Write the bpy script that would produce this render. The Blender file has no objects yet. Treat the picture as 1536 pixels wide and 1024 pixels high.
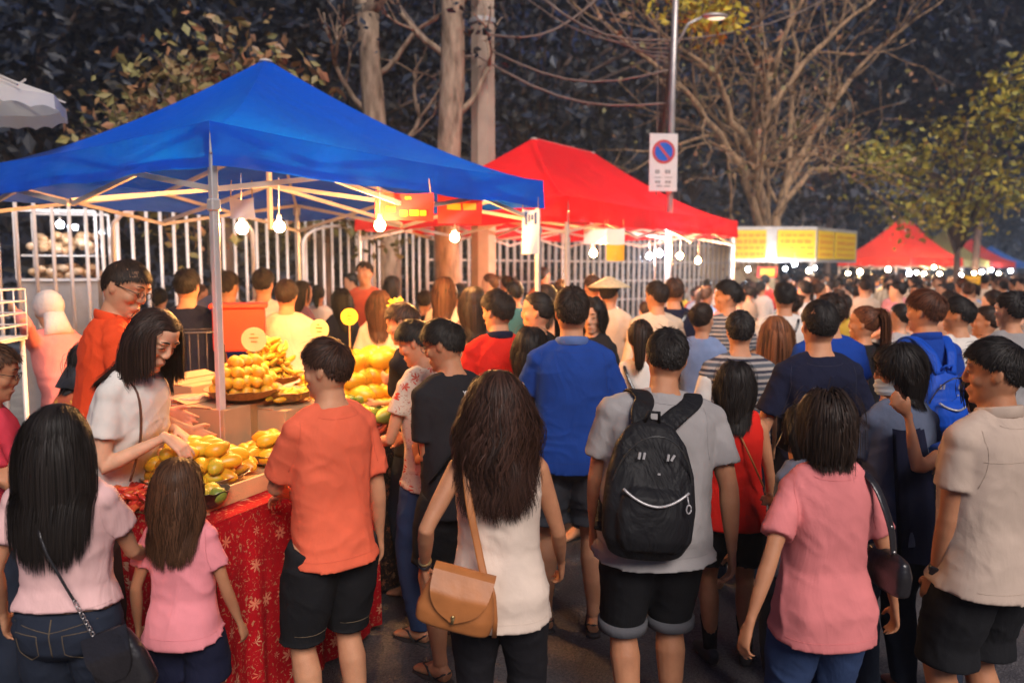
# night market scene
import bpy, bmesh, math, random
import numpy as np
from mathutils import Vector, Matrix, Quaternion
from math import sin, cos, pi, atan, atan2, sqrt, radians
random.seed(7); RNG = np.random.RandomState(11)
SC = bpy.context.scene
COL = SC.collection
# ---------------------------------------------------------------- camera model
F, CX, CY, HC = 1140.0, 768.0, 512.0, 1.85
PIT = atan(106/1140)
def at(px, py, Y):
    u = (px-CX)/F; v = (CY-py)/F
    d = (u, cos(PIT)+v*sin(PIT), -sin(PIT)+v*cos(PIT)); k = Y/d[1]
    return Vector((d[0]*k, Y, HC+d[2]*k))
def gx(px, Y, z=1.2):
    # world x of pixel column px at depth Y (for a height z)
    zc = Y*cos(PIT)-(z-HC)*sin(PIT)
    return (px-CX)/F*zc
DV = Vector((.571, .821, 0)); NV = Vector((-.821, .571, 0))   # along the street / away from the street
# ---------------------------------------------------------------- numpy noise
def _hash(ix, iy, iz):
    n = (ix*374761393 + iy*668265263 + iz*2147483647 + 1274126177) & 0x7fffffff
    n = ((n ^ (n >> 13))*1274126177) & 0x7fffffff
    n = (n ^ (n >> 16)) & 0xffff
    return n/65535.0
def vnoise(P):
    P = np.asarray(P, float); I = np.floor(P).astype(np.int64); f = P-I; f = f*f*(3-2*f)
    x, y, z = I[..., 0], I[..., 1], I[..., 2]; fx, fy, fz = f[..., 0], f[..., 1], f[..., 2]
    def c(a, b, d): return _hash(x+a, y+b, z+d)
    x00 = c(0,0,0)*(1-fx)+c(1,0,0)*fx; x10 = c(0,1,0)*(1-fx)+c(1,1,0)*fx
    x01 = c(0,0,1)*(1-fx)+c(1,0,1)*fx; x11 = c(0,1,1)*(1-fx)+c(1,1,1)*fx
    return (x00*(1-fy)+x10*fy)*(1-fz)+(x01*(1-fy)+x11*fy)*fz
# ---------------------------------------------------------------- mesh builder
class MB:
    def __init__(s): s.V = []; s.Fa = []; s.n = 0
    def add(s, V, Fa):
        V = np.asarray(V, float).reshape(-1, 3); o = s.n
        s.V.append(V); s.Fa += [tuple(i+o for i in f) for f in Fa]; s.n += len(V); return s
    def loft(s, pts, rx, ry=None, ref=(1, 0, 0), n=16, e=2.0, cap=True, taper=0.0, closed=False):
        P = np.asarray([tuple(p) for p in pts], float); m = len(P)
        rx = np.broadcast_to(np.asarray(rx, float), (m,)); ry = rx if ry is None else np.broadcast_to(np.asarray(ry, float), (m,))
        T = np.gradient(P, axis=0) if m > 1 else np.array([[0, 0, 1.]])
        T /= np.linalg.norm(T, axis=1)[:, None]+1e-12
        R = np.asarray(ref, float); X = R-(T@R)[:, None]*T; X /= np.linalg.norm(X, axis=1)[:, None]+1e-12
        Y = np.cross(T, X)
        a = np.arange(n)*2*pi/n; ca, sa = np.cos(a), np.sin(a)
        ca = np.sign(ca)*np.abs(ca)**(2/e); sa = np.sign(sa)*np.abs(sa)**(2/e)
        V = P[:, None, :]+X[:, None, :]*(rx[:, None]*ca)[:, :, None]+Y[:, None, :]*(ry[:, None]*sa)[:, :, None]
        V = V.reshape(-1, 3); Fs = []
        for i in range(m-1):
            for j in range(n):
                k = (j+1) % n; Fs.append((i*n+j, i*n+k, (i+1)*n+k, (i+1)*n+j))
        if cap:
            V = np.vstack([V, P[0]-T[0]*taper, P[-1]+T[-1]*taper]); b = m*n
            for j in range(n):
                k = (j+1) % n; Fs.append((b, k, j)); Fs.append((b+1, (m-1)*n+j, (m-1)*n+k))
        return s.add(V, Fs)
    def tube(s, pts, r, n=8, ref=None):
        P = [Vector(p) for p in pts]
        if ref is None:
            d = (P[-1]-P[0]).normalized(); ref = (0, 0, 1) if abs(d.z) < .8 else (1, 0, 0)
        return s.loft(P, r, None, ref, n)
    def ell(s, c, r, n=14, m=9, M=None):
        c = np.asarray(c, float); V = []; Fs = []
        for i in range(1, m):
            t = pi*i/m
            for j in range(n):
                a = 2*pi*j/n; V.append((sin(t)*cos(a)*r[0], sin(t)*sin(a)*r[1], cos(t)*r[2]))
        V.append((0, 0, r[2])); V.append((0, 0, -r[2])); b = (m-1)*n
        for i in range(m-2):
            for j in range(n):
                k = (j+1) % n; Fs.append((i*n+j, (i+1)*n+j, (i+1)*n+k, i*n+k))
        for j in range(n):
            k = (j+1) % n; Fs.append((b, j, k)); Fs.append((b+1, (m-2)*n+k, (m-2)*n+j))
        V = np.array(V)
        if M is not None: V = V@np.array(M.to_3x3()).T
        return s.add(V+c, Fs)
    def box(s, c, d, M=None, bev=0):
        x, y, z = [k/2 for k in d]
        if bev:
            b = bev; V = []
            # chamfered box through a hull-like layout: 24 verts
            for sx in (-1, 1):
                for sy in (-1, 1):
                    for sz in (-1, 1):
                        V += [(sx*x, sy*(y-b), sz*(z-b)), (sx*(x-b), sy*y, sz*(z-b)), (sx*(x-b), sy*(y-b), sz*z)]
            bm = bmesh.new(); vs = [bm.verts.new(v) for v in V]; bmesh.ops.convex_hull(bm, input=vs)
            bm.verts.index_update(); V = [tuple(v.co) for v in bm.verts]; Fs = [tuple(v.index for v in f.verts) for f in bm.faces]; bm.free()
        else:
            V = [(-x,-y,-z),(x,-y,-z),(x,y,-z),(-x,y,-z),(-x,-y,z),(x,-y,z),(x,y,z),(-x,y,z)]
            Fs = [(0,3,2,1),(4,5,6,7),(0,1,5,4),(1,2,6,5),(2,3,7,6),(3,0,4,7)]
        V = np.array(V, float)
        if M is not None: V = V@np.array(M.to_3x3()).T
        return s.add(V+np.asarray(tuple(c), float), Fs)
    def bar(s, a, b, w, d=None, ref=(0, 0, 1)):
        # square-section bar from a to b
        a = Vector(a); b = Vector(b); t = (b-a); L = t.length; t.normalize()
        r = Vector(ref)
        if abs(t.dot(r)) > .95: r = Vector((1, 0, 0))
        x = r.cross(t).normalized(); y = t.cross(x)
        M = Matrix((x, y, t)).transposed()
        return s.box((a+b)/2, (w, d or w, L), M)
    def grid(s, fn, nu, nv, wrap=False):
        V = [tuple(fn(i/nu, j/nv)) for i in range(nu+1) for j in range(nv+1)]
        Fs = [(i*(nv+1)+j, (i+1)*(nv+1)+j, (i+1)*(nv+1)+j+1, i*(nv+1)+j+1) for i in range(nu) for j in range(nv)]
        return s.add(V, Fs)
    def arr(s): return np.vstack(s.V)
    def mesh(s, name, smooth=False):
        me = bpy.data.meshes.new(name); me.from_pydata(s.arr().tolist(), [], s.Fa); me.validate(clean_customdata=False); me.update()
        if smooth: me.polygons.foreach_set('use_smooth', [True]*len(me.polygons))
        return me
    def build(s, name, mat, parent=None, smooth=False, loc=None, shift=None):
        if shift is not None: s.V = [v-np.asarray(tuple(shift), float) for v in s.V]
        return link(name, s.mesh(name, smooth), mat, parent, loc)
def link(name, me, mat, parent=None, loc=None):
    if mat is not None and not me.materials: me.materials.append(mat)
    o = bpy.data.objects.new(name, me); COL.objects.link(o)
    if parent is not None: o.parent = parent
    if loc is not None: o.location = loc
    return o
def tag(o, label=None, cat=None, group=None, kind=None):
    if label: o['label'] = label
    if cat: o['category'] = cat
    if group: o['group'] = group
    if kind: o['kind'] = kind
    return o
def empty(name, loc=(0, 0, 0), rz=0, label=None, cat=None, group=None):
    o = bpy.data.objects.new(name, None); COL.objects.link(o); o.location = loc; o.rotation_euler = (0, 0, rz)
    o.empty_display_size = .1
    return tag(o, label, cat, group)
def copy_tree(o, parent=None):
    c = o.copy(); COL.objects.link(c)
    if parent is not None: c.parent = parent
    for ch in list(o.children): copy_tree(ch, c)
    return c
def solid(mb, name, mat, parent, vox, sm=3, disp=None, seed=0):
    """closed overlapping volumes -> one continuous smooth surface"""
    me = mb.mesh(name+'_t'); o = bpy.data.objects.new(name+'_t', me); COL.objects.link(o)
    md = o.modifiers.new('r', 'REMESH'); md.mode = 'VOXEL'; md.voxel_size = vox; md.adaptivity = 0
    if sm:
        m2 = o.modifiers.new('s', 'SMOOTH'); m2.factor = .5; m2.iterations = sm
    dg = bpy.context.evaluated_depsgraph_get(); dg.update()
    me2 = bpy.data.meshes.new_from_object(o.evaluated_get(dg)); bpy.data.objects.remove(o); bpy.data.meshes.remove(me)
    me2.name = name
    if disp is not None:
        n = len(me2.vertices); co = np.empty(n*3); me2.vertices.foreach_get('co', co); co = co.reshape(-1, 3)
        no = np.empty(n*3); me2.vertices.foreach_get('normal', no); no = no.reshape(-1, 3)
        co = co+no*disp(co, no)[:, None]; me2.vertices.foreach_set('co', co.ravel())
    me2.polygons.foreach_set('use_smooth', [True]*len(me2.polygons)); me2.update()
    return link(name, me2, mat, parent)
# ---------------------------------------------------------------- materials
def mat(name):
    m = bpy.data.materials.new(name); m.use_nodes = True; nt = m.node_tree
    return m, nt, nt.nodes['Principled BSDF']
def N(nt, t, **k):
    n = nt.nodes.new(t)
    for a, b in k.items():
        if hasattr(n, a): setattr(n, a, b)
        else: n.inputs[a].default_value = b
    return n
def L(nt, a, b): nt.links.new(a, b)
def c4(c): return (c[0], c[1], c[2], 1)
def simple(name, col, rough=.6, metal=0, var=.12, scale=8, bump=0, spec=.5, coat=0, trans=0, bscale=None, sss=0):
    m, nt, p = mat(name)
    p.inputs['Roughness'].default_value = rough; p.inputs['Metallic'].default_value = metal
    p.inputs['Specular IOR Level'].default_value = spec; p.inputs['Coat Weight'].default_value = coat
    p.inputs['Transmission Weight'].default_value = trans
    if sss: p.inputs['Subsurface Weight'].default_value = sss; p.inputs['Subsurface Radius'].default_value = (.02, .008, .005)
    tc = N(nt, 'ShaderNodeTexCoord'); nz = N(nt, 'ShaderNodeTexNoise'); nz.inputs['Scale'].default_value = scale; nz.inputs['Detail'].default_value = 5
    L(nt, tc.outputs['Object'], nz.inputs['Vector'])
    rp = N(nt, 'ShaderNodeMapRange'); rp.inputs['From Min'].default_value = .3; rp.inputs['From Max'].default_value = .7
    rp.inputs['To Min'].default_value = 1-var; rp.inputs['To Max'].default_value = 1+var
    L(nt, nz.outputs['Fac'], rp.inputs['Value'])
    mx = N(nt, 'ShaderNodeMix', data_type='RGBA', blend_type='MULTIPLY'); mx.inputs['Factor'].default_value = 1
    mx.inputs['A'].default_value = c4(col); L(nt, rp.outputs[0], mx.inputs['B']); L(nt, mx.outputs['Result'], p.inputs['Base Color'])
    if bump:
        n2 = N(nt, 'ShaderNodeTexNoise'); n2.inputs['Scale'].default_value = bscale or scale*6; n2.inputs['Detail'].default_value = 4
        L(nt, tc.outputs['Object'], n2.inputs['Vector'])
        b = N(nt, 'ShaderNodeBump'); b.inputs['Strength'].default_value = bump; b.inputs['Distance'].default_value = .01
        L(nt, n2.outputs['Fac'], b.inputs['Height']); L(nt, b.outputs[0], p.inputs['Normal'])
    return m
def emis(name, col, st):
    m, nt, p = mat(name); p.inputs['Base Color'].default_value = c4(col)
    p.inputs['Emission Color'].default_value = c4(col); p.inputs['Emission Strength'].default_value = st
    return m
def ramp(nt, src, stops, interp='LINEAR'):
    r = N(nt, 'ShaderNodeValToRGB'); cr = r.color_ramp; cr.interpolation = interp
    while len(cr.elements) < len(stops): cr.elements.new(.5)
    for e, (p, c) in zip(cr.elements, stops): e.position = p; e.color = c4(c)
    L(nt, src, r.inputs['Fac']); return r
def mixc(nt, fac, a, b, bt='MIX'):
    m = N(nt, 'ShaderNodeMix', data_type='RGBA', blend_type=bt)
    for key, v in (('Factor', fac), ('A', a), ('B', b)):
        s = m.inputs[key] if key != 'Factor' else m.inputs[0]
        if hasattr(v, 'links'): L(nt, v, s)
        elif key == 'Factor': s.default_value = v
        else: s.default_value = c4(v)
    return m.outputs['Result']
def cloth(name, col=None, pattern=None, rough=.88, weave=260, folds=.22, sheen=.0, trans=0):
    """fabric: colour (None = the object's own colour), fold bump, fine weave bump"""
    m, nt, p = mat(name)
    tc = N(nt, 'ShaderNodeTexCoord'); oi = N(nt, 'ShaderNodeObjectInfo')
    p.inputs['Roughness'].default_value = rough; p.inputs['Sheen Weight'].default_value = sheen; p.inputs['Specular IOR Level'].default_value = .12
    if trans: p.inputs['Subsurface Weight'].default_value = 0
    if col is None: base = oi.outputs['Color']
    else:
        rgb = N(nt, 'ShaderNodeRGB'); rgb.outputs[0].default_value = c4(col); base = rgb.outputs[0]
    if pattern: base = pattern(nt, tc.outputs['Object'], base)
    nz = N(nt, 'ShaderNodeTexNoise'); nz.inputs['Scale'].default_value = 7; nz.inputs['Detail'].default_value = 6
    L(nt, tc.outputs['Object'], nz.inputs['Vector'])
    rp = N(nt, 'ShaderNodeMapRange'); rp.inputs['From Min'].default_value = .3; rp.inputs['From Max'].default_value = .7
    rp.inputs['To Min'].default_value = .86; rp.inputs['To Max'].default_value = 1.1; L(nt, nz.outputs['Fac'], rp.inputs['Value'])
    base = mixc(nt, 1.0, base, rp.outputs[0], 'MULTIPLY'); L(nt, base, p.inputs['Base Color'])
    mp = N(nt, 'ShaderNodeMapping'); mp.inputs['Scale'].default_value = (1.0, 1.0, .55)
    ad = N(nt, 'ShaderNodeVectorMath', operation='ADD'); L(nt, tc.outputs['Object'], ad.inputs[0]); L(nt, oi.outputs['Random'], ad.inputs[1])
    L(nt, ad.outputs[0], mp.inputs['Vector'])
    f = N(nt, 'ShaderNodeTexNoise'); f.inputs['Scale'].default_value = 5.5; f.inputs['Detail'].default_value = 3; f.inputs['Distortion'].default_value = 2.6
    L(nt, mp.outputs[0], f.inputs['Vector'])
    b1 = N(nt, 'ShaderNodeBump'); b1.inputs['Strength'].default_value = folds; b1.inputs['Distance'].default_value = .03; L(nt, f.outputs['Fac'], b1.inputs['Height'])
    w = N(nt, 'ShaderNodeTexNoise'); w.inputs['Scale'].default_value = weave; w.inputs['Detail'].default_value = 2; L(nt, tc.outputs['Object'], w.inputs['Vector'])
    b2 = N(nt, 'ShaderNodeBump'); b2.inputs['Strength'].default_value = .25; b2.inputs['Distance'].default_value = .002; L(nt, w.outputs['Fac'], b2.inputs['Height'])
    L(nt, b1.outputs[0], b2.inputs['Normal']); L(nt, b2.outputs[0], p.inputs['Normal'])
    return m
def skin_mat(name, col):
    m, nt, p = mat(name); tc = N(nt, 'ShaderNodeTexCoord')
    a = N(nt, 'ShaderNodeTexNoise'); a.inputs['Scale'].default_value = 14; a.inputs['Detail'].default_value = 6; L(nt, tc.outputs['Object'], a.inputs['Vector'])
    r = ramp(nt, a.outputs['Fac'], [(.3, (col[0]*.86, col[1]*.78, col[2]*.75)), (.7, (col[0]*1.08, col[1]*1.05, col[2]*1.02))])
    L(nt, r.outputs[0], p.inputs['Base Color']); p.inputs['Roughness'].default_value = .58; p.inputs['Specular IOR Level'].default_value = .28
    p.inputs['Subsurface Weight'].default_value = .12; p.inputs['Subsurface Radius'].default_value = (.012, .004, .002); p.inputs['Subsurface Scale'].default_value = 1
    b = N(nt, 'ShaderNodeTexNoise'); b.inputs['Scale'].default_value = 90; L(nt, tc.outputs['Object'], b.inputs['Vector'])
    bm_ = N(nt, 'ShaderNodeBump'); bm_.inputs['Strength'].default_value = .12; bm_.inputs['Distance'].default_value = .004
    L(nt, b.outputs['Fac'], bm_.inputs['Height']); L(nt, bm_.outputs[0], p.inputs['Normal'])
    return m
def hair_mat(name, col=None):
    m, nt, p = mat(name); g = N(nt, 'ShaderNodeNewGeometry')
    rp = N(nt, 'ShaderNodeMapRange'); rp.inputs['To Min'].default_value = .35; rp.inputs['To Max'].default_value = 1.9; L(nt, g.outputs['Random Per Island'], rp.inputs['Value'])
    if col is None:
        oi = N(nt, 'ShaderNodeObjectInfo'); base = oi.outputs['Color']
    else: base = col
    L(nt, mixc(nt, 1.0, base, rp.outputs[0], 'MULTIPLY'), p.inputs['Base Color'])
    p.inputs['Roughness'].default_value = .5; p.inputs['Specular IOR Level'].default_value = .2
    return m
SKIN = [skin_mat('skin_a', (.58, .29, .165)), skin_mat('skin_b', (.46, .215, .115)), skin_mat('skin_c', (.68, .39, .25))]
HAIRM = {}
def hairm(col):
    k = tuple(col)
    if k not in HAIRM: HAIRM[k] = hair_mat('hair', col)
    return HAIRM[k]
BLACKH = (.012, .009, .008); DARKH = (.022, .012, .008); BROWNH = (.06, .026, .013); AUBURN = (.16, .06, .025)
M_EYEW = simple('eye_white', (.75, .7, .66), .2, var=.02); M_DARK = simple('dark_iris', (.012, .008, .006), .2)
M_LIP = simple('lip', (.50, .20, .15), .5); M_BLACKPL = simple('black_plastic', (.015, .015, .017), .3)
WORLD_S, SUN_E, SUN_EL, EXPO, BULB, HAZE = 0.16, 0.68, -2.0, 2.5, 410.0, 0.0038
# ---------------------------------------------------------------- people
T_M = [(.82,.10,.075,-.005),(.86,.150,.105,-.012),(.91,.170,.118,-.014),(.98,.163,.112,-.004),(1.07,.150,.104,.002),(1.16,.153,.106,.002),(1.26,.166,.113,.002),(1.33,.172,.112,-.004),(1.39,.165,.098,-.01),(1.43,.135,.080,-.014),(1.465,.085,.068,-.014),(1.50,.059,.060,-.008),(1.55,.055,.058,.002),(1.585,.053,.056,.006)]
T_F = [(.82,.10,.078,-.005),(.86,.155,.110,-.014),(.91,.176,.122,-.016),(.98,.160,.110,-.006),(1.07,.128,.092,.004),(1.16,.130,.094,.004),(1.26,.145,.104,.004),(1.33,.150,.100,-.002),(1.39,.145,.086,-.008),(1.43,.118,.070,-.012),(1.465,.072,.058,-.012),(1.50,.050,.052,-.006),(1.55,.047,.050,.002),(1.585,.046,.048,.006)]
HEADT = [(0,.083,.040,.020),(.010,.090,.022,.034),(.028,.091,-.010,.050),(.045,.090,-.040,.059),(.062,.090,-.056,.065),(.080,.090,-.070,.069),(.100,.086,-.082,.071),(.120,.081,-.090,.074),(.138,.087,-.095,.0755),(.155,.091,-.097,.076),(.180,.085,-.094,.073),(.203,.067,-.080,.063),(.220,.042,-.058,.045),(.231,.014,-.030,.022)]
def ik(S, W, l1, l2, pole):
    S = Vector(S); W = Vector(W); d = W-S; L_ = d.length; mx = (l1+l2)*.995
    if L_ > mx: W = S+d*(mx/L_); d = W-S; L_ = mx
    a = (l1*l1-l2*l2+L_*L_)/(2*L_); hh = sqrt(max(1e-6, l1*l1-a*a)); u = d/L_
    p = Vector(pole); p = (p-u*p.dot(u)).normalized()
    return S+u*a+p*hh, W
def seg(a, b, ts): return [Vector(a).lerp(Vector(b), t) for t in ts]
def make_hand(mb, W, fd, pn, side, curl=.35, k=1.0, spread=.12, point=False):
    """palm, four bent fingers of unequal length, thumb from the palm's side. fd finger direction, pn palm normal"""
    W = Vector(W); fd = Vector(fd).normalized(); pn = Vector(pn); pn = (pn-fd*pn.dot(fd)).normalized(); sd = fd.cross(pn)*side  # towards the thumb
    mb.loft([W-fd*.02, W+fd*.015, W+fd*.05, W+fd*.088], [.022*k, .026*k, .036*k, .038*k], [.018*k, .016*k, .015*k, .012*k], ref=tuple(sd), n=12, e=2.5)
    for i, (ln, o) in enumerate(((.074, .031), (.083, .0105), (.077, -.0105), (.060, -.031))):
        base = W+fd*(.082-.004*abs(i-1.2))*1.0+sd*o*k; d = (fd+sd*spread*o/.03*.6).normalized(); c = curl*(1+.18*i)
        if point and i == 0: c = .05
        pts = [base-fd*.012, base]; p = base; ax = sd
        for s_, fr in enumerate((.44, .31, .25)):
            d = (Quaternion(ax, c*(.8 if s_ == 0 else 1)*side)@d) if True else d
            # bend towards the palm normal
            p = p+d*ln*fr*k; pts.append(p)
        mb.loft(pts, [.0085*k, .0088*k, .0084*k, .0075*k, .0062*k], None, ref=tuple(sd), n=8, taper=.004)
    tb = W+fd*.028+sd*.026*k; td = (fd*.62+sd*.62+pn*.35).normalized(); t2 = (fd*.85+sd*.25+pn*.45).normalized()
    mb.loft([tb-td*.02, tb+td*.012, tb+td*.036, tb+td*.036+t2*.034], [.013*k, .0125*k, .0100*k, .0075*k], None, ref=tuple(pn), n=8, taper=.004)
LHL = ([-1, -.5, -.12, .02, .22, .5, .8, 1], [-.72, -.66, -.42, -.12, .12, .42, .56, .6]); SHL = ([-1, -.6, -.38, -.22, .02, .16, .28, .5, .8, 1], [-.66, -.58, -.40, .02, .10, -.05, .16, .42, .56, .6])
def hair_mesh(c, Rm, style, length, inv_chest, chest, n, w, seed, ttab, part=.02, pony=None, wave=0, vol=1.0, kk=1.0, gather=0.0):
    """strand ribbons grown on the scalp and dragged down over head and shoulders"""
    rs = np.random.RandomState(seed); R = np.array(Rm.to_3x3()); c = np.array(c)
    D = rs.normal(size=(n*4, 3)); D /= np.linalg.norm(D, axis=1)[:, None]
    HL = SHL if style in ('short', 'crop') else LHL; zl = np.interp(D[:, 1], HL[0], HL[1])
    D = D[D[:, 2] > zl][:n]; n = len(D)
    rad = np.array([.079, .0985, .1005])
    lay = rs.rand(n)*1.0; fly = rs.rand(n) < .05; lay[fly] *= 2.6; u = rs.rand(n)
    steps = {'short': 5, 'crop': 4}.get(style, 14)
    P = D*rad; pts = [P.copy()]
    if style in ('short', 'crop'):
        top = np.clip((D[:, 2]-.1)/.6, 0, 1); ln = length*(.35+.65*top)*(.7+.5*u)
        wh = np.array([.01, -.62, .78]); t = D-wh*(D@wh)[:, None]; t /= np.linalg.norm(t, axis=1)[:, None]+1e-6
        fw = np.array([.25 if part > 0 else -.25, 1, -.1]); flow = t*.75+fw*(.6*top)[:, None]; flow[:, 2] -= .5*(1-top)
        flow += rs.normal(size=(n, 3))*.13
    else:
        sgn = np.where(D[:, 0] > part, 1, -1.0); ln = np.full(n, length)*(.93+.09*u)
        fr_ = np.clip((D[:, 1]+.45)/.8, 0, 1); flow = np.stack([sgn*(.08+.40*fr_)+D[:, 0]*.30, -.25-.55*fr_, .25*fr_-.5*(1-fr_)], 1)+rs.normal(size=(n, 3))*.07
        if pony is not None: flow = (np.array(pony)*.1-P); flow /= np.linalg.norm(flow, axis=1)[:, None]
        if style == 'long': ln -= .0
    P = c+(P)@R.T*kk; flow = flow@R.T; pts = [P.copy()]; g = np.array([0, 0, -1.0])
    st = (ln/steps)[:, None]*kk; ph = vnoise(D*2.2+seed)*14+rs.rand(n)*.8; am = rs.rand(n); top = np.clip((D[:, 2]-.1)/.6, 0, 1)
    hc = c; rr = rad*kk
    zs = np.array([t_[0] for t_ in ttab]); tx = np.array([t_[1] for t_ in ttab])+.022; ty = np.array([t_[2] for t_ in ttab])+.028
    shx = np.interp(zs, [1.3, 1.40, 1.445, 1.47, 1.5], [.20, .205, .15, .10, .07]); tx = np.where(zs > 1.2, shx, tx)
    IC = np.array(inv_chest); CH = np.array(chest)
    prev = flow/(np.linalg.norm(flow, axis=1)[:, None]+1e-9)
    for i in range(steps):
        f = i/steps
        if pony is not None and i < 5:
            kn_ = np.array(pony)/np.linalg.norm(pony); tq = min(1, (i+1)/4.6); q = D*(1-tq)+kn_*tq; q /= np.linalg.norm(q, axis=1)[:, None]
            P = hc+(q*rr*(1.04+.05*lay)[:, None])@R.T+(kn_*.02*(i == 4))@R.T+(rs.normal(size=(n, 3))*.011 if i > 2 else 0); prev = np.tile(kn_@R.T, (n, 1))+rs.normal(size=(n, 3))*.25; pts.append(P.copy()); continue
        if style in ('short', 'crop'): d = prev*.9+g*.12
        elif pony is not None: d = prev*.5+g*.7
        else: d = prev*(.62 if i > 1 else 1.0)+g*(.30+.5*f)
        if wave and i > 3: d = d+np.stack([np.sin(ph+i*.95), np.cos(ph+i*.8)*.5, 0*ph], 1)*wave*(.6+.5*am)[:, None]
        d /= np.linalg.norm(d, axis=1)[:, None]+1e-9; prev = d; P = P+d*st
        if gather and i > 4:
            bx = (P-hc)@R; bx[:, 0] *= 1-gather; P = hc+bx@R.T
        # head collision
        q = (P-hc)@R/rr; r = np.linalg.norm(q, axis=1)
        lf = {'short': .04+.12*f*vol*(.35+.65*top), 'crop': .025+.04*f}.get(style, .05+.10*min(1, f*4)*vol)
        lim = 1.0+lf*(.5+lay*.9); push = r < lim; q[push] *= (lim/r)[push][:, None]
        if style in ('short', 'crop'):
            q *= (lim/np.linalg.norm(q, axis=1))[:, None]
        elif pony is not None and i < 5: q *= (lim/np.linalg.norm(q, axis=1))[:, None]
        elif True:  # keep the face free
            fr = (q[:, 1] > .55) & (q[:, 2] < .45) & (np.abs(q[:, 0]) < .8); q[fr, 0] = np.sign(q[fr, 0]+1e-4)*(.8+.2*lay[fr]); q[fr, 1] *= .9
        P = hc+(q*rr)@R.T
        if style not in ('short', 'crop'):
            L4 = P@IC[:3, :3].T+IC[:3, 3]; zz = L4[:, 2]; rx = np.interp(zz, zs, tx); ry = np.interp(zz, zs, ty)
            m_ = (zz < 1.50) & (zz > .7); e = np.sqrt((L4[:, 0]/rx)**2+((L4[:, 1]+.008)/ry)**2); lm = 1.0+.10*lay
            pu = m_ & (e < lm); 
            L4[pu, 1] = np.where(L4[pu, 1] < .03, -1, 1)*np.sqrt(np.maximum(.02, lm[pu]**2-(L4[pu, 0]/rx[pu])**2))*ry[pu]-.008
            P = L4@CH[:3, :3].T+CH[:3, 3]
        pts.append(P.copy())
    A = np.stack(pts, 1)                     # n, steps+1, 3
    K = A.shape[1]; T = np.gradient(A, axis=1); T /= np.linalg.norm(T, axis=2)[..., None]+1e-9
    O = A-(hc+np.array([0, 0, -.02])); O[..., 2] *= .4; O /= np.linalg.norm(O, axis=2)[..., None]+1e-9
    S = np.cross(T, O); S /= np.linalg.norm(S, axis=2)[..., None]+1e-9
    wd = w*np.interp(np.arange(K)/(K-1), [0, .15, .7, 1], [.7, 1, .85, .12])[None, :, None]*(.6+.8*rs.rand(n))[:, None, None]*np.where(fly, .45, 1)[:, None, None]
    Vv = np.stack([A-S*wd/2, A+O*w*.18, A+S*wd/2], 2).reshape(-1, 3)  # 3 across: slight ridge
    idx = np.arange(n*K*3).reshape(n, K, 3); q = []
    for s_ in (0, 1):
        q.append(np.stack([idx[:, :-1, s_], idx[:, :-1, s_+1], idx[:, 1:, s_+1], idx[:, 1:, s_]], -1).reshape(-1, 4))
    return Vv, np.vstack(q)
def fold_disp(amp, fx=9, fz=3.2, seed=0, zh=0):
    o = np.array([seed*3.7, seed*1.3, seed*.7])
    def f(co, no):
        q = co*np.array([fx, fx, fz])+o; wv = vnoise(co*np.array([5, 5, 6])+o*2)*1.6; q = q+np.stack([wv, wv*.7, wv*2.0], 1)
        r = 1-np.abs(2*vnoise(q)-1); q2 = co@np.array([[.8, 0, .6], [0, 1, 0], [-.6, 0, .8]])*np.array([10, 9, 22])+o; r2 = 1-np.abs(2*vnoise(q2+wv[:, None])-1); r3 = 1-np.abs(2*vnoise(co*np.array([24, 24, 15])+q)-1)
        lowz = np.clip((1.25-co[:, 2])/.5, 0, 1); return (amp*(.55+.45*lowz)*(r**3*1.3-.4)+amp*.40*(r2**4-.2))*np.clip((co[:, 2]-zh)/.07, .12, 1)
    return f
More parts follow.
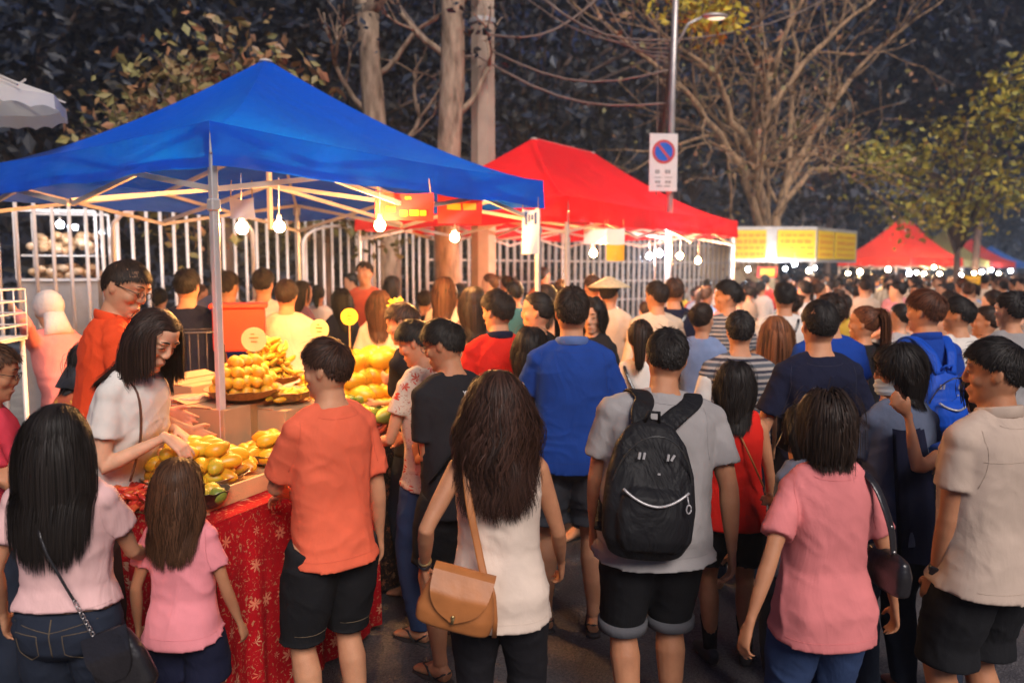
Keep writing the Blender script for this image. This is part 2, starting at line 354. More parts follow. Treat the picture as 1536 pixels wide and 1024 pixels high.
def person(label, px_, ytop, Y, h=None, yaw=0, fem=False, wid=1.0, fat=0, lean=0, side=0, head=(0, 0, 0), arms=(None, None), hands=(None, None), stance=.10, stride=0,
           top=None, bottom=None, hair=None, skin=0, res='hi', z0=0, face=False, shoes=None, group=None, child=False, extra=None, name='person', sock=None, curl=.38, knees=0):
    vox = {'hi': .0062, 'mid': .010, 'lo': .018}[res]; vc = {'hi': .0085, 'mid': .013, 'lo': .022}[res]
    x = gx(px_, Y, 1.4)
    if h is None: h = at(px_, ytop, Y).z-z0-.012
    root = empty(name, (x, Y, z0), radians(yaw), label, 'person', group); k = h/1.75
    seed = int(abs(x*131+Y*77)*10) % 9973; wid *= .95
    top = dict({'kind': 'tee', 'hem': .85, 'sleeve': .62, 'mat': None}, **(top or {})); bottom = dict({'kind': 'pants', 'len': .08, 'mat': None}, **(bottom or {}))
    hair = dict({'style': 'short', 'len': .055, 'col': BLACKH}, **(hair or {}))
    tt = T_F if fem else T_M
    tt = [(z, rx*wid*(1+fat*(1 if z < 1.3 else .4)), ry*(.5+.5*wid)*(1+fat*1.3*(1 if z < 1.3 else .4)), y) if z < 1.45 else (z, rx, ry, y) for z, rx, ry, y in tt]
    ln = radians(lean); sd_ = radians(side)
    Rb = Matrix.Rotation(-ln, 4, 'X')@Matrix.Rotation(sd_, 4, 'Y'); piv = Vector((0, 0, .95)); CH = Matrix.Translation(piv)@Rb@Matrix.Translation(-piv)
    def B(p):
        p = Vector(p)
        if p.z <= .93: return p
        t = min(1, (p.z-.93)/.26); t = t*t*(3-2*t)
        return p.lerp(CH@p, t)
    hp = Vector((0, -.005, 1.525)); hs = 1.0 if not child else 1.16
    hq = Matrix.Rotation(radians(head[0]), 4, 'Z')@Matrix.Rotation(-radians(head[1])-(-ln*.35 if lean else 0), 4, 'X')@Matrix.Rotation(radians(head[2]), 4, 'Y')
    HM = CH@Matrix.Translation(hp)@hq@Matrix.Scale(hs, 4)@Matrix.Translation((0, .0, -.012))   # head space: chin z=0
    sw = (.150 if fem else .170)*wid; sh = [B((s*sw, -.008, 1.392)) for s in (-1, 1)]
    ar = (.80 if fem else 1.0)*(.75+.25*wid)*(1+fat*.5); l1, l2 = .285, .255
    body = MB(); J = {}
    body.loft([B((0, y, z)) for z, rx, ry, y in tt], [t[1] for t in tt], [t[2] for t in tt], n=28, e=2.3)
    if fem and not child:
        for s in (-1, 1): body.ell(B((s*.062, .075, 1.265)), (.056, .05, .06))
    for s in (-1, 1):
        body.loft([B((s*.03, -.014, 1.463)), B((s*.085, -.014, 1.430)), sh[(s+1)//2]], [.036, .036, .044*ar], None, ref=(0, 1, 0), n=12)
    A = []
    for i, s in enumerate((-1, 1)):
        w = arms[i] or {}
        if isinstance(w, tuple): w = {'w': w}
        if 'at' in w:
            wp = at(*w['at'])-Vector((x, Y, z0)); w['w'] = tuple((Matrix.Rotation(-radians(yaw), 3, 'Z')@wp)/k)
        wt = w.get('w', (s*(sw+.10), .05, .86)); pole = w.get('pole', (s*.35, -1, -.1))
        W = Vector(wt); S = sh[i]; El, W = ik(S, W, l1, l2, pole); A.append((S, El, W))
        body.loft(seg(S, El, (-.06, 0.04, .25, .6, .9))+seg(El, W, (.02, .25, .6, .9, 1.0)), [a*ar for a in (.036, .048, .047, .043, .036, .037, .040, .034, .025, .024)], [a*ar for a in (.036, .050, .048, .044, .037, .037, .038, .031, .021, .019)], ref=(.3, 1, .1), n=14)
        if res != 'lo' or i >= 0:
            fd = Vector(w.get('fd', (W-El).normalized()*.8+Vector((0, .1, -.25)))); pn = Vector(w.get('pn', (-s, .15, 0)))
            make_hand(body, W, fd, pn, s, w.get('curl', curl), (.9 if fem else 1.02)*(.96 if child else 1))
        J['LR'[i]] = (S, El, W)
    lg = []
    ls = (1.0 if not fem else .97)*(.8+.2*wid)*(1+fat*.5)
    for i, s in enumerate((-1, 1)):
        hipj = Vector((s*.088, -.004, .90)); yy = stride*s; ank = Vector((s*stance, yy, .085+max(0, -yy)*.25)); kn, ank = ik(hipj, ank, .42, .415, (s*.12, 1, 0))
        lg.append((hipj, kn, ank))
        pts = seg(hipj, kn, (-.08, .12, .5, .85, 1.0))+seg(kn, ank, (.12, .32, .6, .85, 1.0)); 
        for q in (6, 7): pts[q] = pts[q]+Vector((0, -.014, 0))
        body.loft(pts, [a*ls for a in (.085, .093, .080, .060, .056, .053, .060, .050, .036, .034)], [a*ls for a in (.09, .098, .084, .062, .058, .054, .060, .050, .038, .038)], ref=(1, 0, 0), n=16)
        tw = s*.18; fx = Vector((sin(tw), cos(tw), 0)); lift = max(0, -yy)*.5
        fp = [ank+fx*o+Vector((0, 0, z-.085)) for o, z in ((-.052, .034), (-.02, .045), (.04, .05), (.10, .028), (.15, .018), (.175, .014))]
        fp = [Vector((p.x, p.y, max(p.z, .012))) for p in fp]
        body.loft(fp, [.028, .034, .037, .045, .043, .028], [.032, .045, .042, .024, .015, .010], ref=(1, 0, 0), n=14)
        J['f'+'LR'[i]] = (ank, fx)
    # head
    hb = []
    for z, fr, bk, hw in HEADT: hb.append((z, (fr+bk)/2, (fr-bk)/2, hw*(0.96 if fem else 1)))
    HV = MB(); HV.loft([(0, y, z) for z, y, r, hw in hb], [b[3] for b in hb], [b[2] for b in hb], n=28, e=2.25, taper=.004)
    HV.loft([(0, .085, .140), (0, .094, .118), (0, .101, .098), (0, .098, .086), (0, .088, .079)], [.008, .008, .0105, .0135, .010], [.008, .009, .011, .010, .006], n=10)
    for s in (-1, 1):
        HV.ell((s*.012, .092, .086), (.0075, .009, .0065)); HV.ell((s*.036, .056, .090), (.028, .027, .028)); HV.ell((s*.030, .0815, .146), (.025, .010, .009))
        HV.ell((s*.030, .0785, .1235), (.017, .0105, .0105))
        HV.ell((s*.077, -.008, .110), (.006, .017, .029), M=Matrix.Rotation(s*.35, 3, 'Z')@Matrix.Rotation(.2, 3, 'X')); HV.ell((s*.074, -.002, .10), (.009, .012, .02))
    HV.ell((0, .080, .050), (.030, .016, .018)); HV.ell((0, .078, .014), (.022, .013, .014))
    hv = HV.arr(); hm = np.array(HM); hv = hv@hm[:3, :3].T+hm[:3, 3]; body.add(hv, HV.Fa)
    body.V = [v*k for v in body.V]
    bo = solid(body, 'body', SKIN[skin], root, vox*(1 if res != 'hi' else 1), {'hi': 2, 'mid': 2, 'lo': 1}[res])
    def hpart(nm, mb, m):
        v = mb.arr()@hm[:3, :3].T+hm[:3, 3]; return MB().add(v*k, mb.Fa).build(nm, m, root, True)
    if face:
        dn = face == 'down'
        for s in (-1, 1):
            e = MB(); e.ell((s*.030, .0866, .1215), (.0115, .0030, .0016 if dn else .0030), 12, 7); hpart('eye', e, M_DARK if dn else M_EYEW)
            if not dn:
                e = MB(); e.ell((s*.030, .0888, .1217), (.0042, .0014, .0033), 10, 6); hpart('iris', e, M_DARK)
            e = MB(); e.loft([(s*(.030-.0135), .0868, .1215), (s*.028, .0893, .1250), (s*(.030+.0145), .0840, .1225)], [.0009, .0012, .0008], [.001]*3, ref=(0, 0, 1), n=6); hpart('eyelash', e, M_DARK)
            e = MB(); e.loft([(s*.013, .0935, .149), (s*.03, .0935, .1545), (s*.050, .081, .151)], [.0028, .0034, .0012], [.0015]*3, ref=(0, 0, 1), n=6); hpart('eyebrow', e, hairm(BLACKH))
        e = MB(); e.loft([(-.020, .0885, .0510), (-.008, .0955, .0536), (.008, .0955, .0536), (.020, .0885, .0510)], [.0008, .0030, .0030, .0008], [.002]*4, ref=(0, 0, 1), n=8)
        e.loft([(-.016, .0885, .0497), (0, .0950, .0484), (.016, .0885, .0497)], [.0008, .0032, .0008], [.002]*3, ref=(0, 0, 1), n=8); hpart('lips', e, M_LIP)
    # top
    ez = top.get('ease', .017); hem = top['hem']; flare = top.get('flare', .028 if bottom['kind'] == 'shorts' else .015)
    tp = MB(); rows = [t for t in tt if t[0] < 1.47 and t[0] > hem+.02]
    rows = [(z, max(rx, tt[2][1]), max(ry, tt[2][2]), y) if z < .92 else (z, rx, ry, y) for z, rx, ry, y in rows]; rows = [(hem, np.interp(max(hem, .91), [t[0] for t in tt], [t[1] for t in tt])+flare, np.interp(max(hem, .91), [t[0] for t in tt], [t[2] for t in tt])+flare, -.008)]+rows
    box_ = top.get('boxy', .65); mxr = max(t[1] for t in rows[1:] if 1.2 < t[0] < 1.4)
    rr_ = []
    for z, rx, ry, y in rows:
        if z < 1.3: rx = rx+(max(mxr, rx)-rx)*box_; 
        rr_.append((z, rx+ez, ry+ez+(.004 if z > 1.2 else .006), y))
    if top.get('nk', 1): rr_ = [r for r in rr_ if r[0] < 1.46]+[(1.462, .094, .078, -.014), (1.478, .074, .066, -.012)]
    tp.loft([B((0, y, z)) for z, rx, ry, y in rr_], [t[1] for t in rr_], [t[2] for t in rr_], n=36, e=2.35, taper=-.01)
    if fem and not child:
        for s in (-1, 1): tp.ell(B((s*.056, .074, 1.262)), (.078, .062, .078))
    sl = top['sleeve']
    for i, s in enumerate((-1, 1)):
        S, El, W = A[i]
        if sl > 0:
            tp.loft([B((s*.035, -.014, 1.462)), B((s*.09, -.013, 1.444)), B((s*sw*.86, -.01, 1.408))], [.046, .052, .058*ar], None, ref=(0, 1, 0), n=12); tp.ell(S+Vector((0, 0, .002)), (.057*ar+.002, .062*ar+.002, .056*ar+.002))
            fl = top.get('cuff', .022)
            if sl <= 1: pts = seg(S, El, (.0, .18, sl*.55, sl)); rs_ = [.050*ar, .056*ar+.004, .051*ar+.012, .047*ar+fl]
            else: q = min(.97, sl-1); pts = seg(S, El, (.0, .2, .5, .95))+seg(El, W, (.1, q*.5, q)); rs_ = [.050*ar, .060*ar, .056*ar, .046*ar+.006, .044*ar+.006, .042*ar+.006, .034*ar+.006]
            tp.loft(pts, rs_, None, ref=(.3, 1, .1), n=18, e=2.1, taper=-.01)
        else:
            tp.loft([B((s*.035, -.014, 1.464)), B((s*.10, -.012, 1.440)), B((s*(sw-.035), -.008, 1.395))], [.040, .048, .055*ar], None, ref=(0, 1, 0), n=12)
    tp.V = [v*k for v in tp.V]
    amp = {'hi': .0062, 'mid': .006, 'lo': .004}[res]*top.get('wr', 1)
    to = solid(tp, top.get('name', 'tee_shirt'), top['mat'], root, vc, {'hi': 6, 'mid': 4, 'lo': 1}[res], fold_disp(amp, seed=seed % 97, zh=hem*k))
    if top.get('collar'):
        cl = MB(); cz = 1.468; cr = [B((.077*cos(a), .070*sin(a)-.014, cz+.014-.014*sin(a))) for a in np.linspace(0, 2*pi, 25)]
        cl.loft([(p+Vector((0, 0, 0)))*k for p in cr], [.024*k]*25, [.007*k]*25, ref=(0, 0, 1), n=8); cl.build('collar', top.get('cmat', top['mat']), root, True)
    # bottom
    bt = MB(); kd = bottom['kind']; wz = bottom.get('waist', 1.00)
    rows = [t for t in tt if t[0] <= wz+.01]
    bt.loft([B((0, y, z)) for z, rx, ry, y in rows], [t[1]+.006 for t in rows], [t[2]+.007 for t in rows], n=28, e=2.3)
    ln_ = bottom['len']
    if kd == 'skirt':
        bt = MB(); bt.loft([B((0, 0, wz)), (0, 0, .9), (0, 0, (.9+ln_)/2), (0, 0, ln_)], [.16, .195, .21, .225], [.12, .14, .16, .175], n=30)
    else:
        es = bottom.get('ease', .012 if kd != 'shorts' else .022)
        for i, s in enumerate((-1, 1)):
            hj, kn, an = lg[i]; pts = seg(hj, kn, (-.06, .15, .4, .7, .95))+seg(kn, an, (.12, .3, .6, .97)); r0 = [a*ls for a in (.080, .092, .092, .078, .068, .064, .068, .058, .046)]
            o_ = [(p, r) for p, r in zip(pts, r0) if p.z > ln_+.01]; fr = (o_[-1][0].z-ln_); 
            hd = Vector((o_[-1][0].x, o_[-1][0].y, ln_)); nx = [r for p, r in zip(pts, r0)][min(len(o_), 8)]
            lo_r = [r+es for p, r in o_]+[max(o_[-1][1]*.93, nx)+es+(.014 if kd == 'shorts' else .004)]
            bt.loft([p for p, r in o_]+[hd], lo_r, [r*1.04 for r in lo_r], ref=(1, 0, 0), n=20, taper=-.008)
    bt.V = [v*k for v in bt.V]
    solid(bt, bottom.get('name', {'skirt': 'skirt', 'shorts': 'shorts'}.get(kd, 'trousers')), bottom['mat'], root, vc, {'hi': 3, 'mid': 3, 'lo': 1}[res], fold_disp(amp*.8, 8, 6, seed % 89+3, ln_*k))
    # hair
    cc = HM@Vector((0, -.003, .135)); Rh = HM.to_3x3().normalized().to_4x4()
    st = hair['style']; nn = {'hi': 3800, 'mid': 1000, 'lo': 260}[res]; ww = {'hi': .0046, 'mid': .0105, 'lo': .019}[res]
    if st in ('long', 'bob', 'pony'): nn = int(nn*1.15)
    sb = {'crop': 'crop', 'short': 'short'}.get(st, st)
    Vh, Fh = hair_mesh(cc, Rh, sb, hair['len'], CH.inverted(), CH, nn, ww, seed+5, tt, hair.get('part', .02), hair.get('pony'), hair.get('wave', 0), hair.get('vol', 1), hs, hair.get('gather', .05))
    hbm = MB(); off = {'crop': 1.03}.get(sb, 1.045 if sb == 'short' else 1.06)
    nu, nv = 36, 26; V = []; ok = []
    for i in range(nv+1):
        for j in range(nu):
            t = pi*i/nv; a = 2*pi*j/nu; d = (sin(t)*cos(a), sin(t)*sin(a), cos(t)); HL = SHL if sb in ('short', 'crop') else LHL; zl = np.interp(d[1], HL[0], HL[1])
            o_ = off if d[2] > zl+.12 else 1.0+(off-1)*max(0, (d[2]-zl+.02)/.14); V.append((d[0]*.079*o_, d[1]*.0985*o_, d[2]*.1005*o_)); ok.append(d[2] > zl-.08)
    Fs = [(i*nu+j, (i+1)*nu+j, (i+1)*nu+(j+1) % nu, i*nu+(j+1) % nu) for i in range(nv) for j in range(nu)]
    Fs = [f for f in Fs if all(ok[q] for q in f)]
    V = np.array(V)*hs@np.array(Rh.to_3x3()).T+np.array(cc)
    if sb == 'pony':
        q = Rh.to_3x3()@(Vector(hair['pony'])*.105)*hs+cc; hbm.ell(q, (.016, .016, .016))
    hbm.add(V, Fs); V2 = np.vstack(hbm.V+[Vh])*k; n0 = hbm.n; F2 = hbm.Fa+[tuple(f) for f in (Fh+n0).tolist()]
    me = bpy.data.meshes.new('hair'); me.from_pydata(V2.tolist(), [], F2); me.polygons.foreach_set('use_smooth', [True]*len(me.polygons)); me.update()
    link('hair', me, hair.get('mat') or hairm(hair['col']), root)
    # footwear
    if shoes:
        for i in range(2):
            an, fx = J['f'+'LR'[i]]; sp = MB(); g0 = an+Vector((0, 0, -.085)); 
            if shoes == 'sandal':
                pts = [g0+fx*o+Vector((0, 0, .0)) for o in (-.075, -.06, 0, .08, .16, .19)]
                base = min(p.z for p in pts); pts = [Vector((p.x, p.y, max(0, g0.z)+.002)) for p in pts]
                sp.loft([p*k for p in pts], [a*k for a in (.01, .036, .036, .050, .044, .012)], [a*k for a in (.010, .013, .013, .013, .012, .008)], ref=(1, 0, 0), n=14, e=3)
                for s2 in (-1, 1):
                    sdv = Vector((fx.y, -fx.x, 0)); sp.tube([(g0+fx*.02+sdv*s2*.040+Vector((0, 0, .012)))*k, (g0+fx*.06+sdv*s2*.036+Vector((0, 0, .062)))*k, (g0+fx*.125+Vector((0, 0, .042)))*k], .006*k, 6)
                    sp.tube([(g0+fx*.01+sdv*s2*.036+Vector((0, 0, .015)))*k, (g0-fx*.045+sdv*s2*.028+Vector((0, 0, .055)))*k, (g0-fx*.062+Vector((0, 0, .060)))*k], .005*k, 6)
                sp.build('sandal', extra_m['sandal'], root, True)
            else:
                fp = [g0+fx*o+Vector((0, 0, z)) for o, z in ((-.07, .045), (-.05, .05), (.0, .055), (.05, .05), (.11, .036), (.17, .03), (.195, .026))]
                sp.loft([p*k for p in fp], [a*k for a in (.02, .036, .042, .045, .052, .044, .015)], [a*k for a in (.03, .046, .052, .046, .034, .026, .012)], ref=(1, 0, 0), n=16, e=2.4)
                sp.build('shoe', extra_m['shoe'], root, True)
            if sock:
                so = MB(); h_, kn, an2 = lg[i]; pts = seg(kn, an2, (.55, .8, 1.0)); so.loft([p*k for p in pts], [a*k*ls for a in (.055, .045, .040)], None, n=14); so.build('sock', sock, root, True)
    J['legs'] = lg; J['top'] = top; J['bot'] = bottom; J['HM'] = HM; J['CH'] = CH; J['k'] = k; J['root'] = root; J['tt'] = tt
    return root, J
extra_m = {'sandal': simple('sandal_rubber', (.03, .025, .025), .6), 'shoe': simple('shoe_leather', (.04, .035, .035), .5)}
# ---------------------------------------------------------------- camera, light, world
cam = bpy.data.cameras.new('camera'); co_ = bpy.data.objects.new('camera', cam); COL.objects.link(co_); SC.camera = co_
co_.location = (0, 0, HC); co_.rotation_euler = (pi/2-PIT, 0, 0); cam.sensor_width = 36; cam.lens = 36*F/1536; cam.clip_end = 500; cam.clip_start = .05
cam.dof.use_dof = True; cam.dof.focus_distance = 2.95; cam.dof.aperture_fstop = 1.8
wd = bpy.data.worlds.new('World'); SC.world = wd; wd.use_nodes = True; wn = wd.node_tree
sk = wn.nodes.new('ShaderNodeTexSky'); sk.sky_type = 'NISHITA'; sk.sun_disc = False; sk.sun_elevation = radians(SUN_EL); sk.sun_rotation = radians(200); sk.air_density = 1.6; sk.dust_density = 2.5; sk.ozone_density = 2.5
tn = wn.nodes.new('ShaderNodeMix'); tn.data_type = 'RGBA'; tn.blend_type = 'MULTIPLY'; tn.inputs[0].default_value = 1; tn.inputs['B'].default_value = (.62, .80, 1.25, 1); wn.links.new(sk.outputs[0], tn.inputs['A']); wn.links.new(tn.outputs['Result'], wn.nodes['Background'].inputs[0]); wn.nodes['Background'].inputs[1].default_value = WORLD_S
street_fill = bpy.data.lights.new('street_fill', 'SUN'); street_fill.energy = SUN_E; street_fill.angle = radians(28); street_fill.color = (1, .90, .84); so_ = bpy.data.objects.new('street_fill', street_fill); COL.objects.link(so_)  # soft added stand-in for afterglow and street lamps behind the camera
so_.rotation_euler = (radians(50), 0, radians(20))
SC.view_settings.view_transform = 'Standard'; SC.view_settings.look = 'None'; SC.view_settings.exposure = EXPO; SC.view_settings.gamma = 1
SC.render.engine = 'CYCLES'; SC.cycles.use_denoising = True; SC.cycles.denoiser = 'OPENIMAGEDENOISE'; SC.cycles.denoising_prefilter = 'ACCURATE'; SC.cycles.max_bounces = 6; SC.cycles.diffuse_bounces = 3; SC.cycles.glossy_bounces = 3; SC.cycles.transmission_bounces = 4
SC.cycles.sample_clamp_indirect = 4; SC.cycles.caustics_reflective = False; SC.cycles.caustics_refractive = False; SC.cycles.use_adaptive_sampling = True; SC.cycles.adaptive_threshold = .02
# ---------------------------------------------------------------- ground
def asphalt():
    m, nt, p = mat('asphalt'); tc = N(nt, 'ShaderNodeTexCoord')
    a = N(nt, 'ShaderNodeTexNoise'); a.inputs['Scale'].default_value = 2.2; a.inputs['Detail'].default_value = 8; a.inputs['Roughness'].default_value = .65
    b = N(nt, 'ShaderNodeTexNoise'); b.inputs['Scale'].default_value = 70; b.inputs['Detail'].default_value = 3
    v = N(nt, 'ShaderNodeTexVoronoi'); v.inputs['Scale'].default_value = 130
    for k in (a, b, v): L(nt, tc.outputs['Object'], k.inputs['Vector'])
    r = ramp(nt, a.outputs['Fac'], [(.3, (.05, .048, .055)), (.55, (.095, .088, .092)), (.75, (.17, .145, .135))])
    r2 = ramp(nt, b.outputs['Fac'], [(.35, (.6, .6, .6)), (.7, (1.5, 1.45, 1.4))]); L(nt, mixc(nt, 1.0, r.outputs[0], r2.outputs[0], 'MULTIPLY'), p.inputs['Base Color'])
    rr = ramp(nt, a.outputs['Fac'], [(.35, (.35,)*3), (.65, (.75,)*3)]); L(nt, rr.outputs[0], p.inputs['Roughness'])
    bm_ = N(nt, 'ShaderNodeBump'); bm_.inputs['Strength'].default_value = .6; bm_.inputs['Distance'].default_value = .01; L(nt, v.outputs['Distance'], bm_.inputs['Height']); L(nt, bm_.outputs[0], p.inputs['Normal'])
    return m
M_ASPH = asphalt(); M_CONC = simple('concrete', (.30, .27, .24), .8, var=.25, scale=4, bump=.4)
g = MB(); g.grid(lambda u, v: (-150+300*u, -20+320*v, 0), 12, 12); tag(g.build('ground', M_ASPH), kind='structure')
# raised pavement behind the stalls
pv = MB()
def pnv(d, n, z=0): p = Vector((-1.14, 2.79, 0))+DV*d+NV*n; return Vector((p.x, p.y, z))
a0, a1, b0, b1 = pnv(-6, 1.0), pnv(60, 1.0), pnv(-6, 30), pnv(60, 30)
V = [(*a0.xy, -.1), (*a1.xy, -.1), (*b1.xy, -.1), (*b0.xy, -.1), (*a0.xy, .12), (*a1.xy, .12), (*b1.xy, .12), (*b0.xy, .12)]
pv.add(V, [(0,3,2,1),(4,5,6,7),(0,1,5,4),(1,2,6,5),(2,3,7,6),(3,0,4,7)]); tag(pv.build('pavement', M_CONC), kind='structure')
# ---------------------------------------------------------------- blue and red canopies
def canvas(name, col, tr=.35):
    m = bpy.data.materials.new(name); m.use_nodes = True; nt = m.node_tree; p = nt.nodes['Principled BSDF']; out = nt.nodes['Material Output']
    tc = N(nt, 'ShaderNodeTexCoord'); p.inputs['Base Color'].default_value = c4(col); p.inputs['Roughness'].default_value = .45; p.inputs['Specular IOR Level'].default_value = .35
    t = N(nt, 'ShaderNodeBsdfTranslucent'); t.inputs['Color'].default_value = c4(tuple(min(1, c*1.2) for c in col)); mx = N(nt, 'ShaderNodeMixShader'); mx.inputs[0].default_value = tr
    L(nt, p.outputs[0], mx.inputs[1]); L(nt, t.outputs[0], mx.inputs[2]); L(nt, mx.outputs[0], out.inputs['Surface'])
    n1 = N(nt, 'ShaderNodeTexNoise'); n1.inputs['Scale'].default_value = 1.6; n1.inputs['Detail'].default_value = 3; n1.inputs['Distortion'].default_value = 1.0; L(nt, tc.outputs['Object'], n1.inputs['Vector'])
    mp = N(nt, 'ShaderNodeMapping'); mp.inputs['Scale'].default_value = (1, 1, 5); L(nt, tc.outputs['Object'], mp.inputs['Vector'])
    n2 = N(nt, 'ShaderNodeTexNoise'); n2.inputs['Scale'].default_value = 2.5; n2.inputs['Detail'].default_value = 3; L(nt, mp.outputs[0], n2.inputs['Vector'])
    b1 = N(nt, 'ShaderNodeBump'); b1.inputs['Strength'].default_value = .5; b1.inputs['Distance'].default_value = .08; L(nt, n1.outputs['Fac'], b1.inputs['Height'])
    b2 = N(nt, 'ShaderNodeBump'); b2.inputs['Strength'].default_value = .35; b2.inputs['Distance'].default_value = .03; L(nt, n2.outputs['Fac'], b2.inputs['Height']); L(nt, b1.outputs[0], b2.inputs['Normal']); L(nt, b2.outputs[0], p.inputs['Normal'])
    return m
M_STEEL = simple('painted_steel', (.55, .53, .52), .4, .3, var=.08); M_BRASSY = simple('tent_truss', (.62, .55, .48), .45, .2, var=.1)
def canopy(label, org, rz, a, b, ze, zt, zp, ridge, mt, group, name='canopy_tent', truss=True):
    """origin = near corner, local x along the street (length a), local y away from it (depth b)"""
    t = empty(name, org, rz, label, 'canopy tent', group)
    r = MB(); cx = a/2; cy = b/2; x0, x1 = cx-ridge/2, cx+ridge/2; nn = 14
    def sag(u): return u**1.42
    for sd in range(4):
        A_ = [((0, 0), (a, 0)), ((a, 0), (a, b)), ((a, b), (0, b)), ((0, b), (0, 0))][sd]
        T_ = [((x0, cy), (x1, cy)), ((x1, cy), (x1, cy)), ((x1, cy), (x0, cy)), ((x0, cy), (x0, cy))][sd]
        def fn(u, v):
            e = (A_[0][0]*(1-v)+A_[1][0]*v, A_[0][1]*(1-v)+A_[1][1]*v); q = (T_[0][0]*(1-v)+T_[1][0]*v, T_[0][1]*(1-v)+T_[1][1]*v)
            s_ = u; z = zt+(zp-zt)*sag(s_)-.05*sin(pi*v)*(1-u)*.5-.05*sin(pi*v)*sin(pi*u)
            return (e[0]*(1-s_)+q[0]*s_, e[1]*(1-s_)+q[1]*s_, z)
        r.grid(fn, nn, nn)
    r.build('roof', mt, t, True)
    v = MB()
    pr = [(0, 0), (a, 0), (a, b), (0, b), (0, 0)]; out = .012
    for (p, q), nrm in zip(zip(pr[:-1], pr[1:]), ((0, -1), (1, 0), (0, 1), (-1, 0))):
        def fv(u, w):
            X = p[0]+(q[0]-p[0])*u; Y_ = p[1]+(q[1]-p[1])*u; s_ = zt-.05*.5*sin(pi*u); zz = s_+(ze-s_)*w+.004
            wv = .012*sin(u*23+w*2)*w+.008*sin(u*51)*w; return (X+nrm[0]*(out*w+wv), Y_+nrm[1]*(out*w+wv), zz+(.008*sin(u*17) if w > .9 else 0))
        v.grid(fv, 40, 5)
        v.grid(lambda u, w: tuple(np.array(fv(u, 1-w*.0))+np.array([-nrm[0]*.006, -nrm[1]*.006, w*.05])), 40, 1)
    v.build('valance', mt, t, True)
    for (x, y) in ((.03, .03), (a-.03, .03), (a-.03, b-.03), (.03, b-.03)):
        l = MB(); l.box((x, y, (zt-.04)/2), (.036, .036, zt-.04), bev=.004); l.box((x, y, .9), (.028, .028, 1.7)); l.box((x, y, .006), (.09, .09, .012)); l.box((x, y, zt-.10), (.055, .055, .10), bev=.006); l.box((x, y, ze-.18), (.05, .05, .06), bev=.006); l.build('leg', M_STEEL, t)
    if truss:
        zl, zh = ze-.02, ze+.16
        def scis(p, q, n, nm='truss'):
            k = MB(); P = Vector(p); Q = Vector(q)
            for i in range(n):
                a_ = P.lerp(Q, i/n); b_ = P.lerp(Q, (i+1)/n); off = Vector((Q-P).normalized().cross(Vector((0, 0, 1))))*.012
                k.bar((a_.x, a_.y, zh)+0*off if False else Vector((a_.x, a_.y, zh))+off, Vector((b_.x, b_.y, zl-.08))+off, .018, .028); k.bar(Vector((a_.x, a_.y, zl-.08))-off, Vector((b_.x, b_.y, zh))-off, .018, .028)
                k.ell(((a_+b_)/2+Vector((0, 0, (zh+zl-.08)/2)))[:], (.018, .018, .018), 8, 6)
            k.build(nm, M_BRASSY, t)
        e = .05
        for p, q, n in (((e, e, 0), (a-e, e, 0), max(2, round(a/1.5))), ((e, b-e, 0), (a-e, b-e, 0), max(2, round(a/1.5))), ((e, e, 0), (e, b-e, 0), 2), ((a-e, e, 0), (a-e, b-e, 0), 2)): scis(p, q, n)
        for x in ([cx] if ridge < .1 else [x0, x1]):
            for q in ((a/2, e), (a/2, b-e)) + (((e, cy), (a-e, cy)) if ridge < .1 else ()):
                k = MB(); k.bar((q[0], q[1], zh), (x, cy, zh+.28), .02, .028); k.bar((q[0], q[1], zl-.06), (x, cy, zh-.02), .02, .028); k.build('rafter', M_BRASSY, t)
            k = MB(); k.bar((x, cy, zh-.35), (x, cy, zp-.03), .03); k.ell((x, cy, zp-.02), (.05, .05, .02)); k.build('king_post', M_BRASSY, t)
        if ridge > .1:
            k = MB(); k.bar((x0, cy, zp-.02), (x1, cy, zp-.02), .025); k.build('ridge_bar', M_BRASSY, t)
        for cxy in ((e, e), (a-e, e), (a-e, b-e), (e, b-e)):
            tx_ = cx if ridge < .1 else (x0 if cxy[0] < cx else x1); k = MB(); k.bar((cxy[0], cxy[1], zt-.08), ((cxy[0]+tx_)/2, (cxy[1]+cy)/2, zt+(zp-zt)*.30), .02); k.bar(((cxy[0]+tx_)/2, (cxy[1]+cy)/2, zt+(zp-zt)*.30), (tx_, cy, zp-.10), .02); k.build('hip_bar', M_BRASSY, t)
    return t
M_BLUE = canvas('blue_canvas', (.0, .10, .70), .22); M_RED = canvas('red_canvas', (.78, .014, .022), .25); M_YEL = canvas('yellow_canvas', (.60, .50, .18)); M_RED2 = canvas('faded_red_canvas', (.88, .07, .05), .5)
RZ = atan2(DV.y, DV.x); GT = 'canopy tents along the market street'
C0 = at(316, 250, 3.75)
canopy('bright blue peaked canopy tent over the fruit stall', (C0.x, 3.75, 0), RZ, 3.0, 3.0, C0.z, C0.z+.215, C0.z+1.07, 0, M_BLUE, GT)
c1 = at(852, 332, 7.4)
canopy('large bright red ridged canopy tent behind the blue one', (c1.x, 7.4, 0), RZ-.03, 4.55, 3.0, c1.z, c1.z+.24, c1.z+1.16, 1.4, M_RED, GT)
c2 = at(1462, 397, 17.5)
